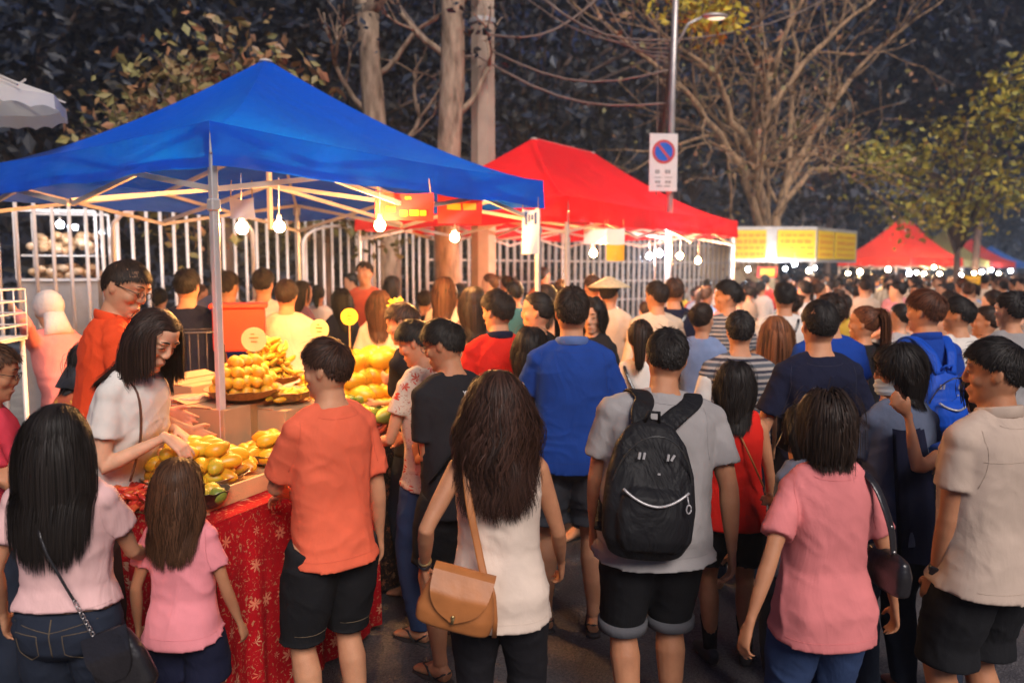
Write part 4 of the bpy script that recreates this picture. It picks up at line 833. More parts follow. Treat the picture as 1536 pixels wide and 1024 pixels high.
# trays of boards
def tray(label, org, w_, d_, hgt, open_=False):
    t = empty('fruit_tray', org, RS, label, 'tray', 'wooden fruit trays'); k = MB(); k.box((w_/2, d_/2, .008), (w_, d_, .016)); k.build('base', M_WOODT, t)
    for c, d in (((w_/2, -.008, hgt/2), (w_+.03, .016, hgt)), ((w_/2, d_+.008, hgt/2), (w_+.03, .016, hgt)), ((-.008, d_/2, hgt/2), (.016, d_-.002, hgt)), ((w_+.008, d_/2, hgt/2), (.016, d_-.002, hgt))): k = MB(); k.box(c, d, bev=.002); k.build('side_board', M_WOODT, t)
tray('shallow pine tray of mango bowls on the front table', loc2w(.02, .11, ZT+.006), 1.01, .47, .075)
# bowls
M_BOWL = simple('dark_bowl', (.06, .05, .045), .35, .3); M_WICK = simple('wicker', (.38, .24, .12), .7, var=.3, scale=60, bump=.6); M_PLBOWL = simple('dull_silver_bowl', (.45, .36, .28), .3, .6); M_WRAP = None
def bowl(label, c, r, h_, mt, name='fruit_bowl', grp='fruit bowls on the stall'):
    k = MB(); pr = [(r*.45, 0), (r*.8, h_*.35), (r, h_), (r*1.03, h_), (r*.98, h_*.97), (r*.78, h_*.4), (r*.42, .012), (0.001, .012)]; n = 28; V = []; Fs = []
    for i, (q, z) in enumerate(pr):
        for j in range(n): a = 2*pi*j/n; V.append((q*cos(a), q*sin(a), z+(.004*sin(a*9) if 1 < i < 4 else 0)))
    for i in range(len(pr)-1):
        for j in range(n): Fs.append((i*n+j, i*n+(j+1) % n, (i+1)*n+(j+1) % n, (i+1)*n+j))
    Fs.append(tuple(range(n-1, -1, -1))); k.add(V, Fs); o = k.build(name, mt, smooth=True); o.location = c; tag(o, label, 'bowl', grp); return o
# fruit meshes
def fruit_mat(name, cols, rough=.38, sc=5):
    m, nt, p = mat(name); oi = N(nt, 'ShaderNodeObjectInfo'); tc = N(nt, 'ShaderNodeTexCoord'); ad = N(nt, 'ShaderNodeVectorMath', operation='ADD'); L(nt, tc.outputs['Object'], ad.inputs[0]); L(nt, oi.outputs['Random'], ad.inputs[1])
    nz = N(nt, 'ShaderNodeTexNoise'); nz.inputs['Scale'].default_value = sc; nz.inputs['Detail'].default_value = 5; L(nt, ad.outputs[0], nz.inputs['Vector'])
    a = N(nt, 'ShaderNodeMath', operation='MULTIPLY_ADD'); L(nt, oi.outputs['Random'], a.inputs[0]); a.inputs[1].default_value = .5; a.inputs[2].default_value = -.25
    b = N(nt, 'ShaderNodeMath', operation='ADD'); L(nt, a.outputs[0], b.inputs[0]); L(nt, nz.outputs['Fac'], b.inputs[1])
    r = ramp(nt, b.outputs[0], [(.2+.6*i/(len(cols)-1), c) for i, c in enumerate(cols)]); L(nt, r.outputs[0], p.inputs['Base Color']); p.inputs['Roughness'].default_value = rough; p.inputs['Subsurface Weight'].default_value = .1; p.inputs['Subsurface Radius'].default_value = (.02, .01, .003)
    return m
M_MANGO = fruit_mat('ripe_mango_skin', [(.62, .26, .01), (.76, .38, .012), (.80, .46, .02), (.50, .34, .02)]); M_POM = fruit_mat('yellow_pomelo_skin', [(.58, .27, .008), (.62, .35, .012), (.48, .32, .03)]); M_CUST = fruit_mat('orange_fruit_skin', [(.60, .26, .01), (.66, .34, .015), (.52, .30, .02)], .5, 30)
M_GRN = fruit_mat('green_fruit_skin', [(.10, .16, .02), (.30, .34, .05), (.65, .40, .03)]); M_CHIL = fruit_mat('dried_red_fruit', [(.28, .01, .01), (.60, .04, .02), (.70, .18, .05)], .3, 20)
def mango_mesh(name, mt, a=.058, b=.035, c=.032, bend=.18, bump=0, fq=9):
    k = MB(); k.ell((0, 0, 0), (1, 1, 1), 20, 14); V = k.arr(); x = V[:, 0].copy(); f = 1-.18*x; V = np.stack([x*a, (V[:, 1]*b+bend*.18*x*x*0)*f+bend*a*(x*x-.4), V[:, 2]*c*f], 1)
    if bump: nr = V/np.linalg.norm(V, axis=1)[:, None]; V = V+nr*(np.abs(np.sin(nr[:, :1]*fq)*np.sin(nr[:, 1:2]*fq+1)*np.sin(nr[:, 2:3]*fq+2)))*bump
    me = bpy.data.meshes.new(name); me.from_pydata(V.tolist(), [], k.Fa); me.polygons.foreach_set('use_smooth', [True]*len(me.polygons)); me.materials.append(mt); return me
ME = {'mango': mango_mesh('mango', M_MANGO), 'pomelo': mango_mesh('yellow_melon', M_POM, .092, .062, .060, .10), 'custard': mango_mesh('orange_fruit', M_CUST, .033, .032, .031, 0, .003, 12), 'banana': mango_mesh('small_banana', M_POM, .055, .016, .016, .35), 'green': mango_mesh('green_fruit', M_GRN, .036, .031, .030, .05), 'chili': mango_mesh('dried_red_fruit', M_CHIL, .040, .014, .011, .4, .004, 8), 'papaya': mango_mesh('papaya', M_GRN, .09, .05, .05, .1)}
RF = random.Random(5)
def heap(kind, c, rx_, ry_, hgt, r, label, grp, rz=RS, cat='fruit', name=None, tilt=.35, flatz=.75):
    """layers of fruit, each layer resting on the one below"""
    c = Vector(c); z = r*.9; lay = 0; R_ = Matrix.Rotation(rz, 3, 'Z')
    while True:
        f = sqrt(max(0, 1-(z-r*.9)/max(hgt, .001))); X = rx_*f; Yr = ry_*f; st = r*1.95; n = 0
        yy = -Yr
        row = 0
        while yy <= Yr+1e-6:
            xx = -X+(row % 2)*st/2
            while xx <= X+1e-6:
                if (xx/max(X, .01))**2+(yy/max(Yr, .01))**2 <= 1.05 or X < r:
                    o = bpy.data.objects.new(name or ME[kind].name, ME[kind]); COL.objects.link(o); q = R_@Vector((xx+RF.uniform(-1, 1)*r*.22, yy+RF.uniform(-1, 1)*r*.22, 0)); o.location = c+q+Vector((0, 0, z+RF.uniform(-.15, .15)*r))
                    o.rotation_euler = (RF.uniform(-tilt, tilt), RF.uniform(-tilt, tilt), RF.uniform(0, 6.28)); s_ = RF.uniform(.9, 1.1); o.scale = (s_, s_, s_); tag(o, label, cat, grp); n += 1
                xx += st
            yy += st*.86; row += 1
        z += r*2*flatz; lay += 1
        if z > hgt or n == 0: break
zt = ZT+.024
for i, (d, n, r_, mt, lab) in enumerate(((.29, .36, .22, M_PLBOWL, 'wide dull silver bowl with the tallest mango heap'), (.76, .34, .17, M_PLBOWL, 'dull bowl of mangoes by the tray end'), (.10, .11, .085, M_BOWL, 'small dark bowl of green fruit at the table corner'))):
    bowl(lab, loc2w(d, n, zt), r_, .07, mt)
heap('mango', loc2w(.29, .36, zt+.035), .22, .18, .16, .036, 'ripe yellow mango heaped in the wide bowl on the front tray', 'mangoes in the wide bowl', tilt=.3); heap('mango', loc2w(.76, .35, zt+.035), .145, .13, .11, .036, 'ripe mango in the bowl at the tray end', 'mangoes in the tray end bowl')
heap('green', loc2w(.10, .12, zt+.03), .06, .06, .06, .03, 'green yellow fruit in the small dark bowl', 'green fruit in the small bowl'); heap('chili', loc2w(.03, .38, zt), .12, .17, .07, .02, 'dried red fruit heaped in front of the seller', 'dried red fruit in the tray', tilt=.7)
# carton + baskets on the back table
def carton(lab, c, d, rz=RS):
    t = empty('cardboard_carton', c, rz, lab, 'carton', 'cardboard cartons on the back table'); k = MB(); k.box((0, 0, d[2]/2), d, bev=.004); k.build('body', M_CARD, t); k = MB(); k.box((0, 0, d[2]+.0025), (d[0]*1.02, d[1]*.49, .004)); k.box((0, d[1]*.375, d[2]+.02), (d[0], d[1]*.3, .004), Matrix.Rotation(.25, 3, 'X')); k.build('flap', M_CARD, t); k = MB(); k.box((0, -d[1]/2-.002, d[2]*.5), (.05, .002, d[2]*.98)); k.build('tape', simple('parcel_tape', (.35, .18, .07), .3), t)
zb2 = .955; carton('big brown carton under the orange fruit basket', at(345, 655, 4.02).xy.to_3d()+Vector((0, 0, zb2)), (.42, .34, .20)); carton('brown carton under the banana heap, right of the tent leg', at(425, 655, 4.12).xy.to_3d()+Vector((0, 0, zb2)), (.34, .32, .17)); carton('brown carton at the back beside the wire rack', at(300, 600, 4.4).xy.to_3d()+Vector((0, 0, zb2)), (.4, .3, .26))
def bx(px, Y, z): q = at(px, 500, Y); return Vector((gx(px, Y, z), Y, z))
for lab, px, Y, z, r_ in (('round wicker basket of small orange fruit', 366, 4.02, zb2+.215, .20), ('round wicker basket heaped with small bananas', 405, 4.5, zb2+.22, .20), ('wide wicker basket of big yellow melons', 545, 5.0, zb2+.05, .34), ('low dark basket of mixed green fruit', 522, 4.55, zb2+.03, .17), ('low wicker basket of loose bananas before the man in orange', 430, 4.12, zb2+.185, .15)):
    bowl(lab, bx(px, Y, z), r_, .06, M_WICK if 'wicker' in lab else M_BOWL, 'fruit_basket', 'fruit baskets at the back')
heap('custard', bx(366, 4.02, zb2+.24), .18, .15, .20, .032, 'small orange fruit piled in the left wicker basket', 'small orange fruit in the wicker basket'); heap('banana', bx(405, 4.5, zb2+.25), .17, .14, .26, .027, 'small banana heaped in the back wicker basket', 'small bananas in the back basket', tilt=.8)
heap('pomelo', bx(550, 4.9, zb2+.08), .46, .26, .28, .064, 'big yellow melon stacked at the back of the stall', 'big yellow melons'); T4 = at(640, 560, 5.2); table('farthest fruit table behind the shoppers at the batik stall', Vector((T4.x-.2, 5.0, .12)), 1.3, .8, .83)
for lab, px, Y, z, r_ in (('wicker basket of melons on the farthest fruit table', 652, 5.5, .96, .26), ('dark basket of mangoes between bananas and melons', 476, 4.75, zb2+.05, .18), ('dark basket of mangoes below the paper flower', 606, 4.75, zb2+.03, .17)): bowl(lab, bx(px, Y, z), r_, .06, M_WICK if 'wicker' in lab else M_BOWL, 'fruit_basket', 'fruit baskets at the back')
heap('pomelo', bx(652, 5.5, .99), .24, .18, .26, .064, 'yellow melon on the farthest fruit table', 'melons on the farthest table'); heap('mango', bx(476, 4.75, zb2+.08), .17, .14, .20, .037, 'mango in the basket between bananas and melons', 'mangoes in the back basket'); heap('mango', bx(606, 4.75, zb2+.05), .15, .12, .14, .037, 'mango in the basket below the paper flower', 'mangoes below the paper flower')
heap('green', bx(522, 4.55, zb2+.05), .15, .12, .10, .033, 'mixed green and orange fruit in the low dark basket', 'mixed green fruit'); heap('banana', bx(430, 4.12, zb2+.20), .13, .10, .06, .026, 'loose small banana in front of the orange fruit', 'loose small bananas', tilt=.6)
heap('papaya', bx(560, 4.5, zb2+.0), .18, .10, .10, .05, 'green papaya lying below the yellow melons', 'green papayas')
q = T2+ST*.45+SN*.32; heap('chili', Vector((q.x, q.y, .89)), .30, .2, .10, .024, 'dried red fruit heaped on the batik table', 'dried red fruit on the batik table', tilt=.8); q = T2+ST*.16+SN*.12; heap('green', Vector((q.x, q.y, .89)), .15, .09, .05, .03, 'pale green fruit on the batik table corner', 'green fruit on the batik table')
# price paddles, flower, red stick
M_PAD = simple('pale_yellow_card', (.80, .60, .22), .6, var=.08); M_PADY = simple('yellow_card', (.85, .50, .02), .6, var=.08); M_STICK = simple('bamboo', (.4, .25, .1), .6)
for lab, px, py, Y, r_, mt, yw in (('round pale price paddle over the orange fruit', 381, 509, 4.2, .068, M_PAD, .2), ('round pale price paddle behind the head of the man in orange', 479, 494, 4.6, .062, M_PAD, -.2), ('bright yellow round price paddle above the melons', 524, 475, 4.9, .055, M_PADY, .1)):
    c = at(px, py, Y); t = empty('price_paddle', c, yw, lab, 'price sign', 'round price paddles'); k = MB(); k.loft([(0, -.002, 0), (0, .002, 0)], r_, None, ref=(1, 0, 0), n=28); k.build('card', mt, t); k = MB(); k.tube([(0, .004, -.30), (0, .004, r_*.5)], .005, 6); k.build('stick', M_STICK, t)
    
    for bx_, bz_, bw_ in ((0, .01, .7), (0, -.012, .5), (-.1, .03, .3)): k = MB(); k.box((r_*bx_, -.0045, bz_), (r_*bw_, .002, .006)); k.build('lettering', M_BANO, t)
c = at(597, 462, 4.9); t = empty('paper_flower', c, 0, 'fluffy bright yellow paper flower on a red stick', 'decoration'); k = MB(); rs = np.random.RandomState(2)
for i in range(90):
    d = Vector(rs.normal(size=3)).normalized(); k.loft([d*.01, d*.035+Vector((0, 0, .004)), d*.07*(.8+.4*rs.rand())], [.003, .014, .003], [.002, .003, .002], ref=tuple(Vector(rs.normal(size=3))), n=6)
k.build('petals', simple('yellow_paper', (.85, .55, .02), .7), t, True); k = MB(); k.bar((.0, 0, -.02), (.035, 0, -.50), .022); k.build('stick', simple('red_lacquer', (.35, .02, .02), .35), t)
# red crate and wire rack at the back
M_REDP = simple('red_plastic', (.70, .05, .02), .4); c = at(360, 490, 5.3); t = empty('plastic_crate', (c.x, c.y, c.z-.16), .3, 'red plastic crate on a rack behind the tent leg', 'crate'); k = MB(); k.box((0, 0, .15), (.34, .26, .30), bev=.01); k.build('body', M_REDP, t); k = MB(); k.box((0, 0, .31), (.38, .30, .03), bev=.006); k.build('rim', M_REDP, t)
M_DKST = simple('dark_steel_wire', (.07, .06, .06), .4, .7)
c = at(285, 540, 4.9); t = empty('wire_rack', (c.x, c.y, .95), .35, 'dark arched wire rack standing left of the red crate', 'rack'); k = MB(); w_, h_ = .42, .50
k.tube([(-w_/2, 0, 0), (-w_/2, 0, h_-.08), (-w_/2+.06, 0, h_), (w_/2-.06, 0, h_), (w_/2, 0, h_-.08), (w_/2, 0, 0)], .008, 6, ref=(0, 1, 0)); k.tube([(-w_/2, .3, 0), (-w_/2, .3, h_-.08), (-w_/2+.06, .3, h_), (w_/2-.06, .3, h_), (w_/2, .3, h_-.08), (w_/2, .3, 0)], .008, 6, ref=(0, 1, 0)); k.build('frame', M_DKST, t, True)
k = MB()
for i in range(1, 8): k.tube([(-w_/2+w_*i/8, 0, 0), (-w_/2+w_*i/8, 0, h_)], .004, 5)
k.build('wires', M_DKST, t, True)
c = at(280, 612, 4.0); t = empty('stacked_baskets', (c.x, c.y, c.z-.1), 0, 'stack of pale woven baskets behind the seller', 'baskets'); 
for i in range(7): k = MB(); n = 24; k.loft([(0, 0, i*.024), (0, 0, i*.024+.020)], [.085+.001*i, .092], None, n=n); k.build('basket', simple('pale_weave', (.55, .33, .24), .8, var=.25, scale=70, bump=.5) if i == 0 else bpy.data.materials['pale_weave'], t, True)
# left edge trolley: white wire basket, blue cloth, glass cabinet behind the fence
c = at(45, 465, 3.9); t = empty('wire_trolley', (c.x-.46, c.y, .12), .2, 'white wire basket trolley at the left edge', 'trolley'); zt0 = c.z-.12+.1; k = MB()
for j in range(5): z = zt0-.26+j*.065; k.tube([(-.4, -.2, z), (.3, -.2, z), (.3, .25, z), (-.4, .25, z), (-.4, -.2, z)], .005, 5, ref=(0, 0, 1))
for i in range(13): x = -.4+.7*i/12; k.tube([(x, -.2, zt0-.26), (x, -.2, zt0)], .004, 5); k.tube([(x, .25, zt0-.26), (x, .25, zt0)], .004, 5)
k.build('basket', M_WHITE, t, True); k = MB(); k.box((-.05, .025, zt0-.27), (.70, .45, .012)); k.build('shelf', M_WHITE, t)
for x in (-.38, .28):
    for y in (-.18, .23): k = MB(); k.tube([(x, y, 0), (x, y, zt0-.27)], .014, 8); k.build('leg', M_WHITE, t, True)
k = MB(); k.grid(lambda u, v: (-.42+.70*u, -.215-.02*v-.012*sin(u*30)*v, zt0-.28-.85*v), 40, 14); o = k.build('skirt_cloth', cloth('light_blue_cloth', (.22, .38, .72), folds=.6), t, True)
M_GLASS = bpy.data.materials.new('cabinet_glass'); M_GLASS.use_nodes = True; nt = M_GLASS.node_tree; nt.nodes.remove(nt.nodes['Principled BSDF']); g1_ = nt.nodes.new('ShaderNodeBsdfGlossy'); g1_.inputs['Roughness'].default_value = .05; g2_ = nt.nodes.new('ShaderNodeBsdfTransparent'); g3_ = nt.nodes.new('ShaderNodeMixShader'); g3_.inputs[0].default_value = .03
nt.links.new(g2_.outputs[0], g3_.inputs[1]); nt.links.new(g1_.outputs[0], g3_.inputs[2]); nt.links.new(g3_.outputs[0], nt.nodes['Material Output'].inputs['Surface'])
c = at(85, 368, 7.6); t = empty('food_cabinet', (c.x, c.y, .12), .25, 'lit glass food cabinet seen through the white bar fence', 'cabinet'); zc = c.z-.12; k = MB(); k.box((0, .25, zc), (.72, .5, .66)); k.build('glass', M_GLASS, t)
k = MB()
for x in (-.36, .36):
    for y in (0, .5): k.bar((x, y, zc-.34), (x, y, zc+.34), .025)
for z in (-.34, .34): k.bar((-.36, -.0, zc+z), (.36, 0, zc+z), .025); k.bar((-.36, .5, zc+z), (.36, .5, zc+z), .025)
k.build('frame', M_WHITE, t); k = MB(); k.box((0, .25, (zc-.36)/2), (.7, .48, zc-.36)); k.build('base', M_GRILL, t); k = MB(); k.box((0, .25, zc-.1), (.66, .44, .015)); k.build('shelf', M_WHITE, t)
k = MB(); rs = np.random.RandomState(8)
for i in range(90): k.ell((rs.uniform(-.28, .28), rs.uniform(.08, .4), zc-.05+rs.uniform(0, .16) if i % 2 else zc-.30+rs.uniform(0, .1)), (.05, .04, .04), 10, 7)
k.build('food', fruit_mat('roasted_food', [(.5, .3, .15), (.7, .55, .4), (.5, .12, .1)]), t, True)
# ---------------------------------------------------------------- banners, papers, bulbs
def hang(lab, px0, px1, py0, py1, Y, mt, name='banner', bars=(), mt2=None, rz=0.0, grp=None, glyph=None):
    a_ = at(px0, py0, Y); b_ = at(px1, py0, Y); z1 = at(px0, py1, Y).z; w_ = (b_-a_).length; h_ = a_.z-z1
    t = empty(name, (a_+b_)/2, rz, lab, name.replace('_', ' '), grp); k = MB(); k.grid(lambda u, v: (-w_/2+w_*u+.02*w_*v*sin(3*u), .02*sin(u*5+v*3)*v-.003, -h_*v-.012*sin(pi*u)*(1-v)), 14, 8)
    k.grid(lambda u, v: (-w_/2+w_*u+.02*w_*v*sin(3*u), .02*sin(u*5+v*3)*v+.003, -h_*v-.012*sin(pi*u)*(1-v)), 14, 8); k.build('sheet', mt, t, True)
    for x in (-w_*.45, w_*.45): k = MB(); k.tube([(x, 0, 0), (x*.95, .01, .09)], .003, 5); k.build('string', M_STICK, t)
    if bars:
        for (u, v, bw, bh) in bars:
            k = MB(); k.grid(lambda s_, r_: (-w_/2+w_*(u+bw*s_)+.02*w_*(v+bh*r_)*sin(3*(u+bw*s_)), .02*sin((u+bw*s_)*5+(v+bh*r_)*3)*(v+bh*r_)-.007, -h_*(v+bh*r_)-.012*sin(pi*(u+bw*s_))*(1-v)), 5, 3); k.build('lettering', mt2, t, True)
    return t
M_BANR = simple('red_banner', (.62, .03, .02), .5, var=.05); M_YTXT = simple('yellow_print', (.80, .42, .02), .5); M_WTXT = simple('white_print', (.75, .68, .62), .5); M_PAPER = simple('white_paper', (.74, .72, .72), .6, var=.04); M_BINK = simple('blue_ink', (.05, .09, .22), .5)
hang('red banner with yellow print left under the blue tent edge', 563, 651, 288, 331, 4.9, M_BANR, bars=[(.18, .5, .14, .18), (.4, .62, .12, .2), (.56, .60, .16, .2), (.74, .62, .12, .18), (.12, .12, .1, .12), (.5, .1, .1, .1)], mt2=M_YTXT, grp='red banners under the blue tent', rz=.3)
hang('red banner with yellow and white print right under the blue tent edge', 656, 724, 291, 336, 5.5, M_BANR, bars=[(.2, .28, .3, .22), (.55, .28, .3, .22)], mt2=M_YTXT, grp='red banners under the blue tent', rz=.3)
hang('small white paper sheet hanging by the tent leg', 344, 380, 296, 328, 4.1, M_PAPER, 'paper_sheet', grp='paper sheets hung from the tents')
t = hang('long white paper sheet with a dark blue M mark at the tent corner', 783, 809, 313, 381, 6.05, M_PAPER, 'paper_sheet', bars=[(.16, .06, .14, .28), (.70, .06, .14, .26), (.36, .10, .10, .16), (.52, .10, .12, .12)], mt2=M_BINK, grp='paper sheets hung from the tents')
hang('pale grey sheet hung under the red tent near its bulb', 876, 910, 343, 366, 7.9, M_PAPER, 'paper_sheet', grp='paper sheets hung from the tents'); hang('yellow and white sheet with orange print under the red tent', 910, 937, 342, 391, 7.8, M_PAPER, 'price_sheet', bars=[(0.0, .5, 1.0, .5)], mt2=M_YTXT)
hang('bright orange sign in the crowd below the far tents', 1447, 1471, 413, 432, 13, M_YTXT, 'small_sign', bars=[(.2, .3, .6, .1), (.2, .6, .5, .1)], mt2=M_BANO); hang('red and yellow lit sign under the kiosk', 1136, 1166, 400, 416, 14.8, M_BANR, 'small_sign', bars=[(.15, .15, .7, .7)], mt2=M_YTXT)
ME_B = {}
def bulb(lab, px, py, Y, col, st, r=.032, cord=.22, grp='hanging light bulbs'):
    key = (col, st, r)
    if key not in ME_B:
        k = MB(); k.ell((0, 0, 0), (r, r, r*1.05), 12, 8); me = k.mesh('glass', True); me.materials.append(emis('bulb_glow', col, st)); k = MB(); k.loft([(0, 0, r*.8), (0, 0, r*2.2)], [r*.5, r*.42], None, n=10); k.tube([(0, 0, r*2.2), (.004, 0, r*2.2+cord)], .003, 5); m2 = k.mesh('socket', True); m2.materials.append(M_WHITE); ME_B[key] = (me, m2)
    t = empty('light_bulb', at(px, py, Y), 0, lab, 'light bulb', grp); link('glass', ME_B[key][0], None, t); link('socket', ME_B[key][1], None, t)
WARM = (1, .46, .13); WARMW = (1, .68, .36); COOL = (.80, .88, 1)
for a_ in (('lit warm bulb below the small white paper by the tent leg', 363, 342, 4.15, WARM, BULB), ('lit warm bulb second from the tent leg', 419, 340, 4.6, WARM, BULB), ('lit warm bulb hanging before the left red banner', 570, 338, 4.7, WARM, BULB), ('lit warm bulb below the right red banner', 682, 356, 5.7, WARM, BULB), ('white lamp hanging behind the left fence over the glass cabinet', 90, 337, 7.4, COOL, BULB*.14),
           ('lit warm bulb left under the red tent beside the yellow sheet', 890, 380, 7.9, WARM, BULB*2), ('cool white bulb in the middle of the red tent', 989, 380, 9.2, COOL, BULB*1.2), ('small cool bulb beside the big white one', 974, 384, 10.5, COOL, BULB), ('lit warm bulb right of the white one under the red tent', 1020, 384, 9.8, WARM, BULB*2), ('rightmost lit warm bulb under the red tent', 1047, 391, 10.6, WARM, BULB*1.2)): bulb(*a_)
rl_ = random.Random(9); k0 = 0
for px, py, Y, c_ in ((1122, 404, 14, COOL), (1178, 403, 14, COOL), (1213, 406, 14.3, WARMW), (1222, 402, 14.6, COOL), (1192, 396, 15, COOL), (1272, 410, 15, WARMW), (1290, 408, 14, WARMW), (1306, 414, 15.5, WARM), (1332, 404, 15, COOL), (1338, 418, 14.5, COOL), (1364, 410, 16, COOL), (1375, 409, 16.5, WARMW), (1386, 411, 17, WARMW), (1401, 401, 15.5, WARMW), (1409, 411, 17.5, COOL), (1431, 414, 18, WARMW), (1441, 413, 18.5, COOL), (1461, 410, 19, COOL), (1472, 408, 20, COOL), (1487, 405, 22, COOL), (1498, 411, 22, COOL), (1508, 414, 24, COOL), (1516, 406, 24, COOL)):
    k0 += 1; bulb('lit %s bulb of the glittering far stalls, %s' % ('white' if c_ == COOL else 'warm', ('under the yellow kiosk' if px < 1240 else 'under the faded red tent' if px < 1420 else 'under the farthest tents')), px, py, Y if px < 1280 else Y*1.5-1, WARMW if (k0 % 3 == 0 and c_ == COOL) else c_, BULB*.30, (.026 if px < 1280 else .040)*(1+.3*(k0 % 2)), .15, 'bulbs of the far stalls')
# ---------------------------------------------------------------- the people
def CL(name, c, **k): return cloth(name, c, **k)
C_ORANGE = CL('orange_cotton', (.78, .14, .07)); C_PINK = CL('pink_cotton', (.66, .20, .20)); C_PALEPK = CL('pale_pink_cotton', (.74, .46, .44)); C_KIDPK = CL('rose_cotton', (.80, .27, .30)); C_IVORY = CL('ivory_crepe', (.70, .56, .46), rough=.7)
C_GREY = CL('grey_cotton', (.31, .29, .285)); C_BEIGE = CL('beige_linen', (.50, .385, .31)); C_BLUEP = CL('blue_pique', (.012, .05, .26)); C_BLK = CL('black_cotton', (.016, .015, .018)); C_NAVY = CL('navy_cotton', (.012, .014, .035)); C_REDT = CL('red_cotton', (.60, .02, .012))
C_SCARL = CL('scarlet_cotton', (.64, .018, .012)); C_WHITET = CL('white_cotton', (.72, .66, .60)); C_SLATE = CL('slate_cotton', (.10, .12, .18)); C_RBLUE = CL('royal_blue_cotton', (.01, .05, .30)); C_CREAM = CL('cream_cotton', (.68, .52, .38))
C_JEAN = CL('dark_denim', (.020, .026, .042), weave=500); C_JEAN2 = CL('blue_denim', (.035, .06, .14), weave=500); C_BSH = CL('black_twill', (.014, .014, .016)); C_GSH = CL('grey_twill', (.07, .075, .09)); C_BRN = CL('brown_twill', (.035, .015, .012))
def pat_stripe(nt, vec, base):
    sp = N(nt, 'ShaderNodeSeparateXYZ'); L(nt, vec, sp.inputs[0]); m = N(nt, 'ShaderNodeMath', operation='MULTIPLY'); L(nt, sp.outputs['Z'], m.inputs[0]); m.inputs[1].default_value = 16; f = N(nt, 'ShaderNodeMath', operation='FRACT'); L(nt, m.outputs[0], f.inputs[0])
    return ramp(nt, f.outputs[0], [(0, (.10, .11, .13)), (.3, (.36, .32, .30)), (.5, (.05, .05, .07)), (.75, (.42, .36, .32))], 'CONSTANT').outputs[0]
C_STRIPE = cloth('striped_knit', (1, 1, 1), pat_stripe); C_FLW = cloth('white_floral_print', (1, 1, 1), lambda nt, v, b: floral(nt, v, b, (.68, .55, .42), (.55, .10, .06), 14, .3)); C_FLY = cloth('yellow_red_print', (1, 1, 1), lambda nt, v, b: floral(nt, v, b, (.45, .10, .05), (.65, .42, .05), 16, .1)); C_FLB = cloth('dark_leaf_print', (1, 1, 1), lambda nt, v, b: floral(nt, v, b, (.14, .09, .08), (.45, .36, .30), 14, .2))
C_OBJ = cloth('crowd_cotton', None); C_OBJB = cloth('crowd_trousers', (.03, .032, .045)); H_OBJ = hair_mat('crowd_hair', None)
P_ = {}
# --- front row
P_['lw'] = person('woman with long straight black hair in pale pink tee and jeans, lower left corner', 88, 600, 2.3, yaw=4, fem=True, wid=1.12, top={'mat': C_PALEPK, 'hem': .985, 'sleeve': .55, 'ease': .014, 'boxy': .25, 'flare': .012}, bottom={'mat': C_JEAN, 'waist': 1.02}, hair={'style': 'long', 'len': .43, 'col': BLACKH, 'gather': .01, 'vol': .7, 'part': 0}, skin=0, arms=({'w': (-.30, .10, .90)}, {'w': (.15, .35, 1.03), 'pole': (.5, -.8, -1)}), shoes='shoe')
P_['girl'] = person('small girl with long brown hair in pink tee and navy shorts beside the floral cloth', 264, 692, 2.55, yaw=-6, fem=True, wid=1.02, child=True, top={'mat': C_KIDPK, 'hem': .88, 'sleeve': .6}, bottom={'mat': C_NAVY, 'kind': 'shorts', 'len': .62}, hair={'style': 'long', 'len': .30, 'col': BROWNH, 'wave': .2, 'gather': .02, 'part': .0, 'vol': .9}, skin=1, arms=({'w': (-.27, .02, .88)}, {'w': (.25, .12, .84)}), shoes='sandal')
P_['or'] = person('man in bright orange tee and black shorts resting his hand on the fruit tray', 494, 503, 2.78, yaw=40, wid=.90, head=(34, 4, 0), top={'mat': C_ORANGE, 'hem': .86, 'sleeve': .78, 'wr': 1.1}, bottom={'mat': C_BSH, 'kind': 'shorts', 'len': .50, 'name': 'denim_shorts'}, hair={'style': 'short', 'len': .075, 'col': (.035, .014, .008), 'vol': 1.2}, skin=0, face=True,
    arms=({'at': (432, 741, 2.98), 'pole': (-1, -.5, -.6), 'fd': (-.2, .9, -.3), 'pn': (0, 0, -1)}, {'w': (.25, .05, .86)}), shoes='sandal')
P_['wt'] = person('woman with long wavy brown hair in ivory sleeveless top carrying a tan shoulder bag', 748, 550, 2.48, yaw=-4, fem=True, wid=1.04, top={'mat': C_IVORY, 'hem': .80, 'sleeve': 0, 'name': 'sleeveless_top', 'flare': .016, 'wr': 1.0, 'ease': .018, 'boxy': .5}, bottom={'mat': C_BLK}, hair={'style': 'long', 'len': .41, 'col': (.035, .015, .010), 'wave': .55, 'gather': .01, 'vol': 1.3}, skin=1, arms=({'at': (637, 850, 2.46), 'pole': (-.2, -1, 0), 'fd': (.12, .25, -1)}, {'w': (.24, .20, .93), 'pole': (.35, -1, -.1)}), shoes='shoe')
P_['bp'] = person('man in grey tee and black turned-up shorts wearing a black backpack', 984, 488, 2.85, yaw=4, wid=1.30, fat=.04, side=5, head=(-10, 6, 2), lean=7, top={'mat': C_GREY, 'hem': .83, 'sleeve': .68, 'wr': 1.0}, bottom={'mat': C_BSH, 'kind': 'shorts', 'len': .47}, hair={'style': 'short', 'len': .06, 'col': BLACKH}, skin=1, arms=({'at': (888, 818, 2.95), 'pole': (-1, -.5, 0)}, {'at': (1100, 838, 2.8), 'pole': (1, -.6, 0)}), shoes='sandal', stride=.05)
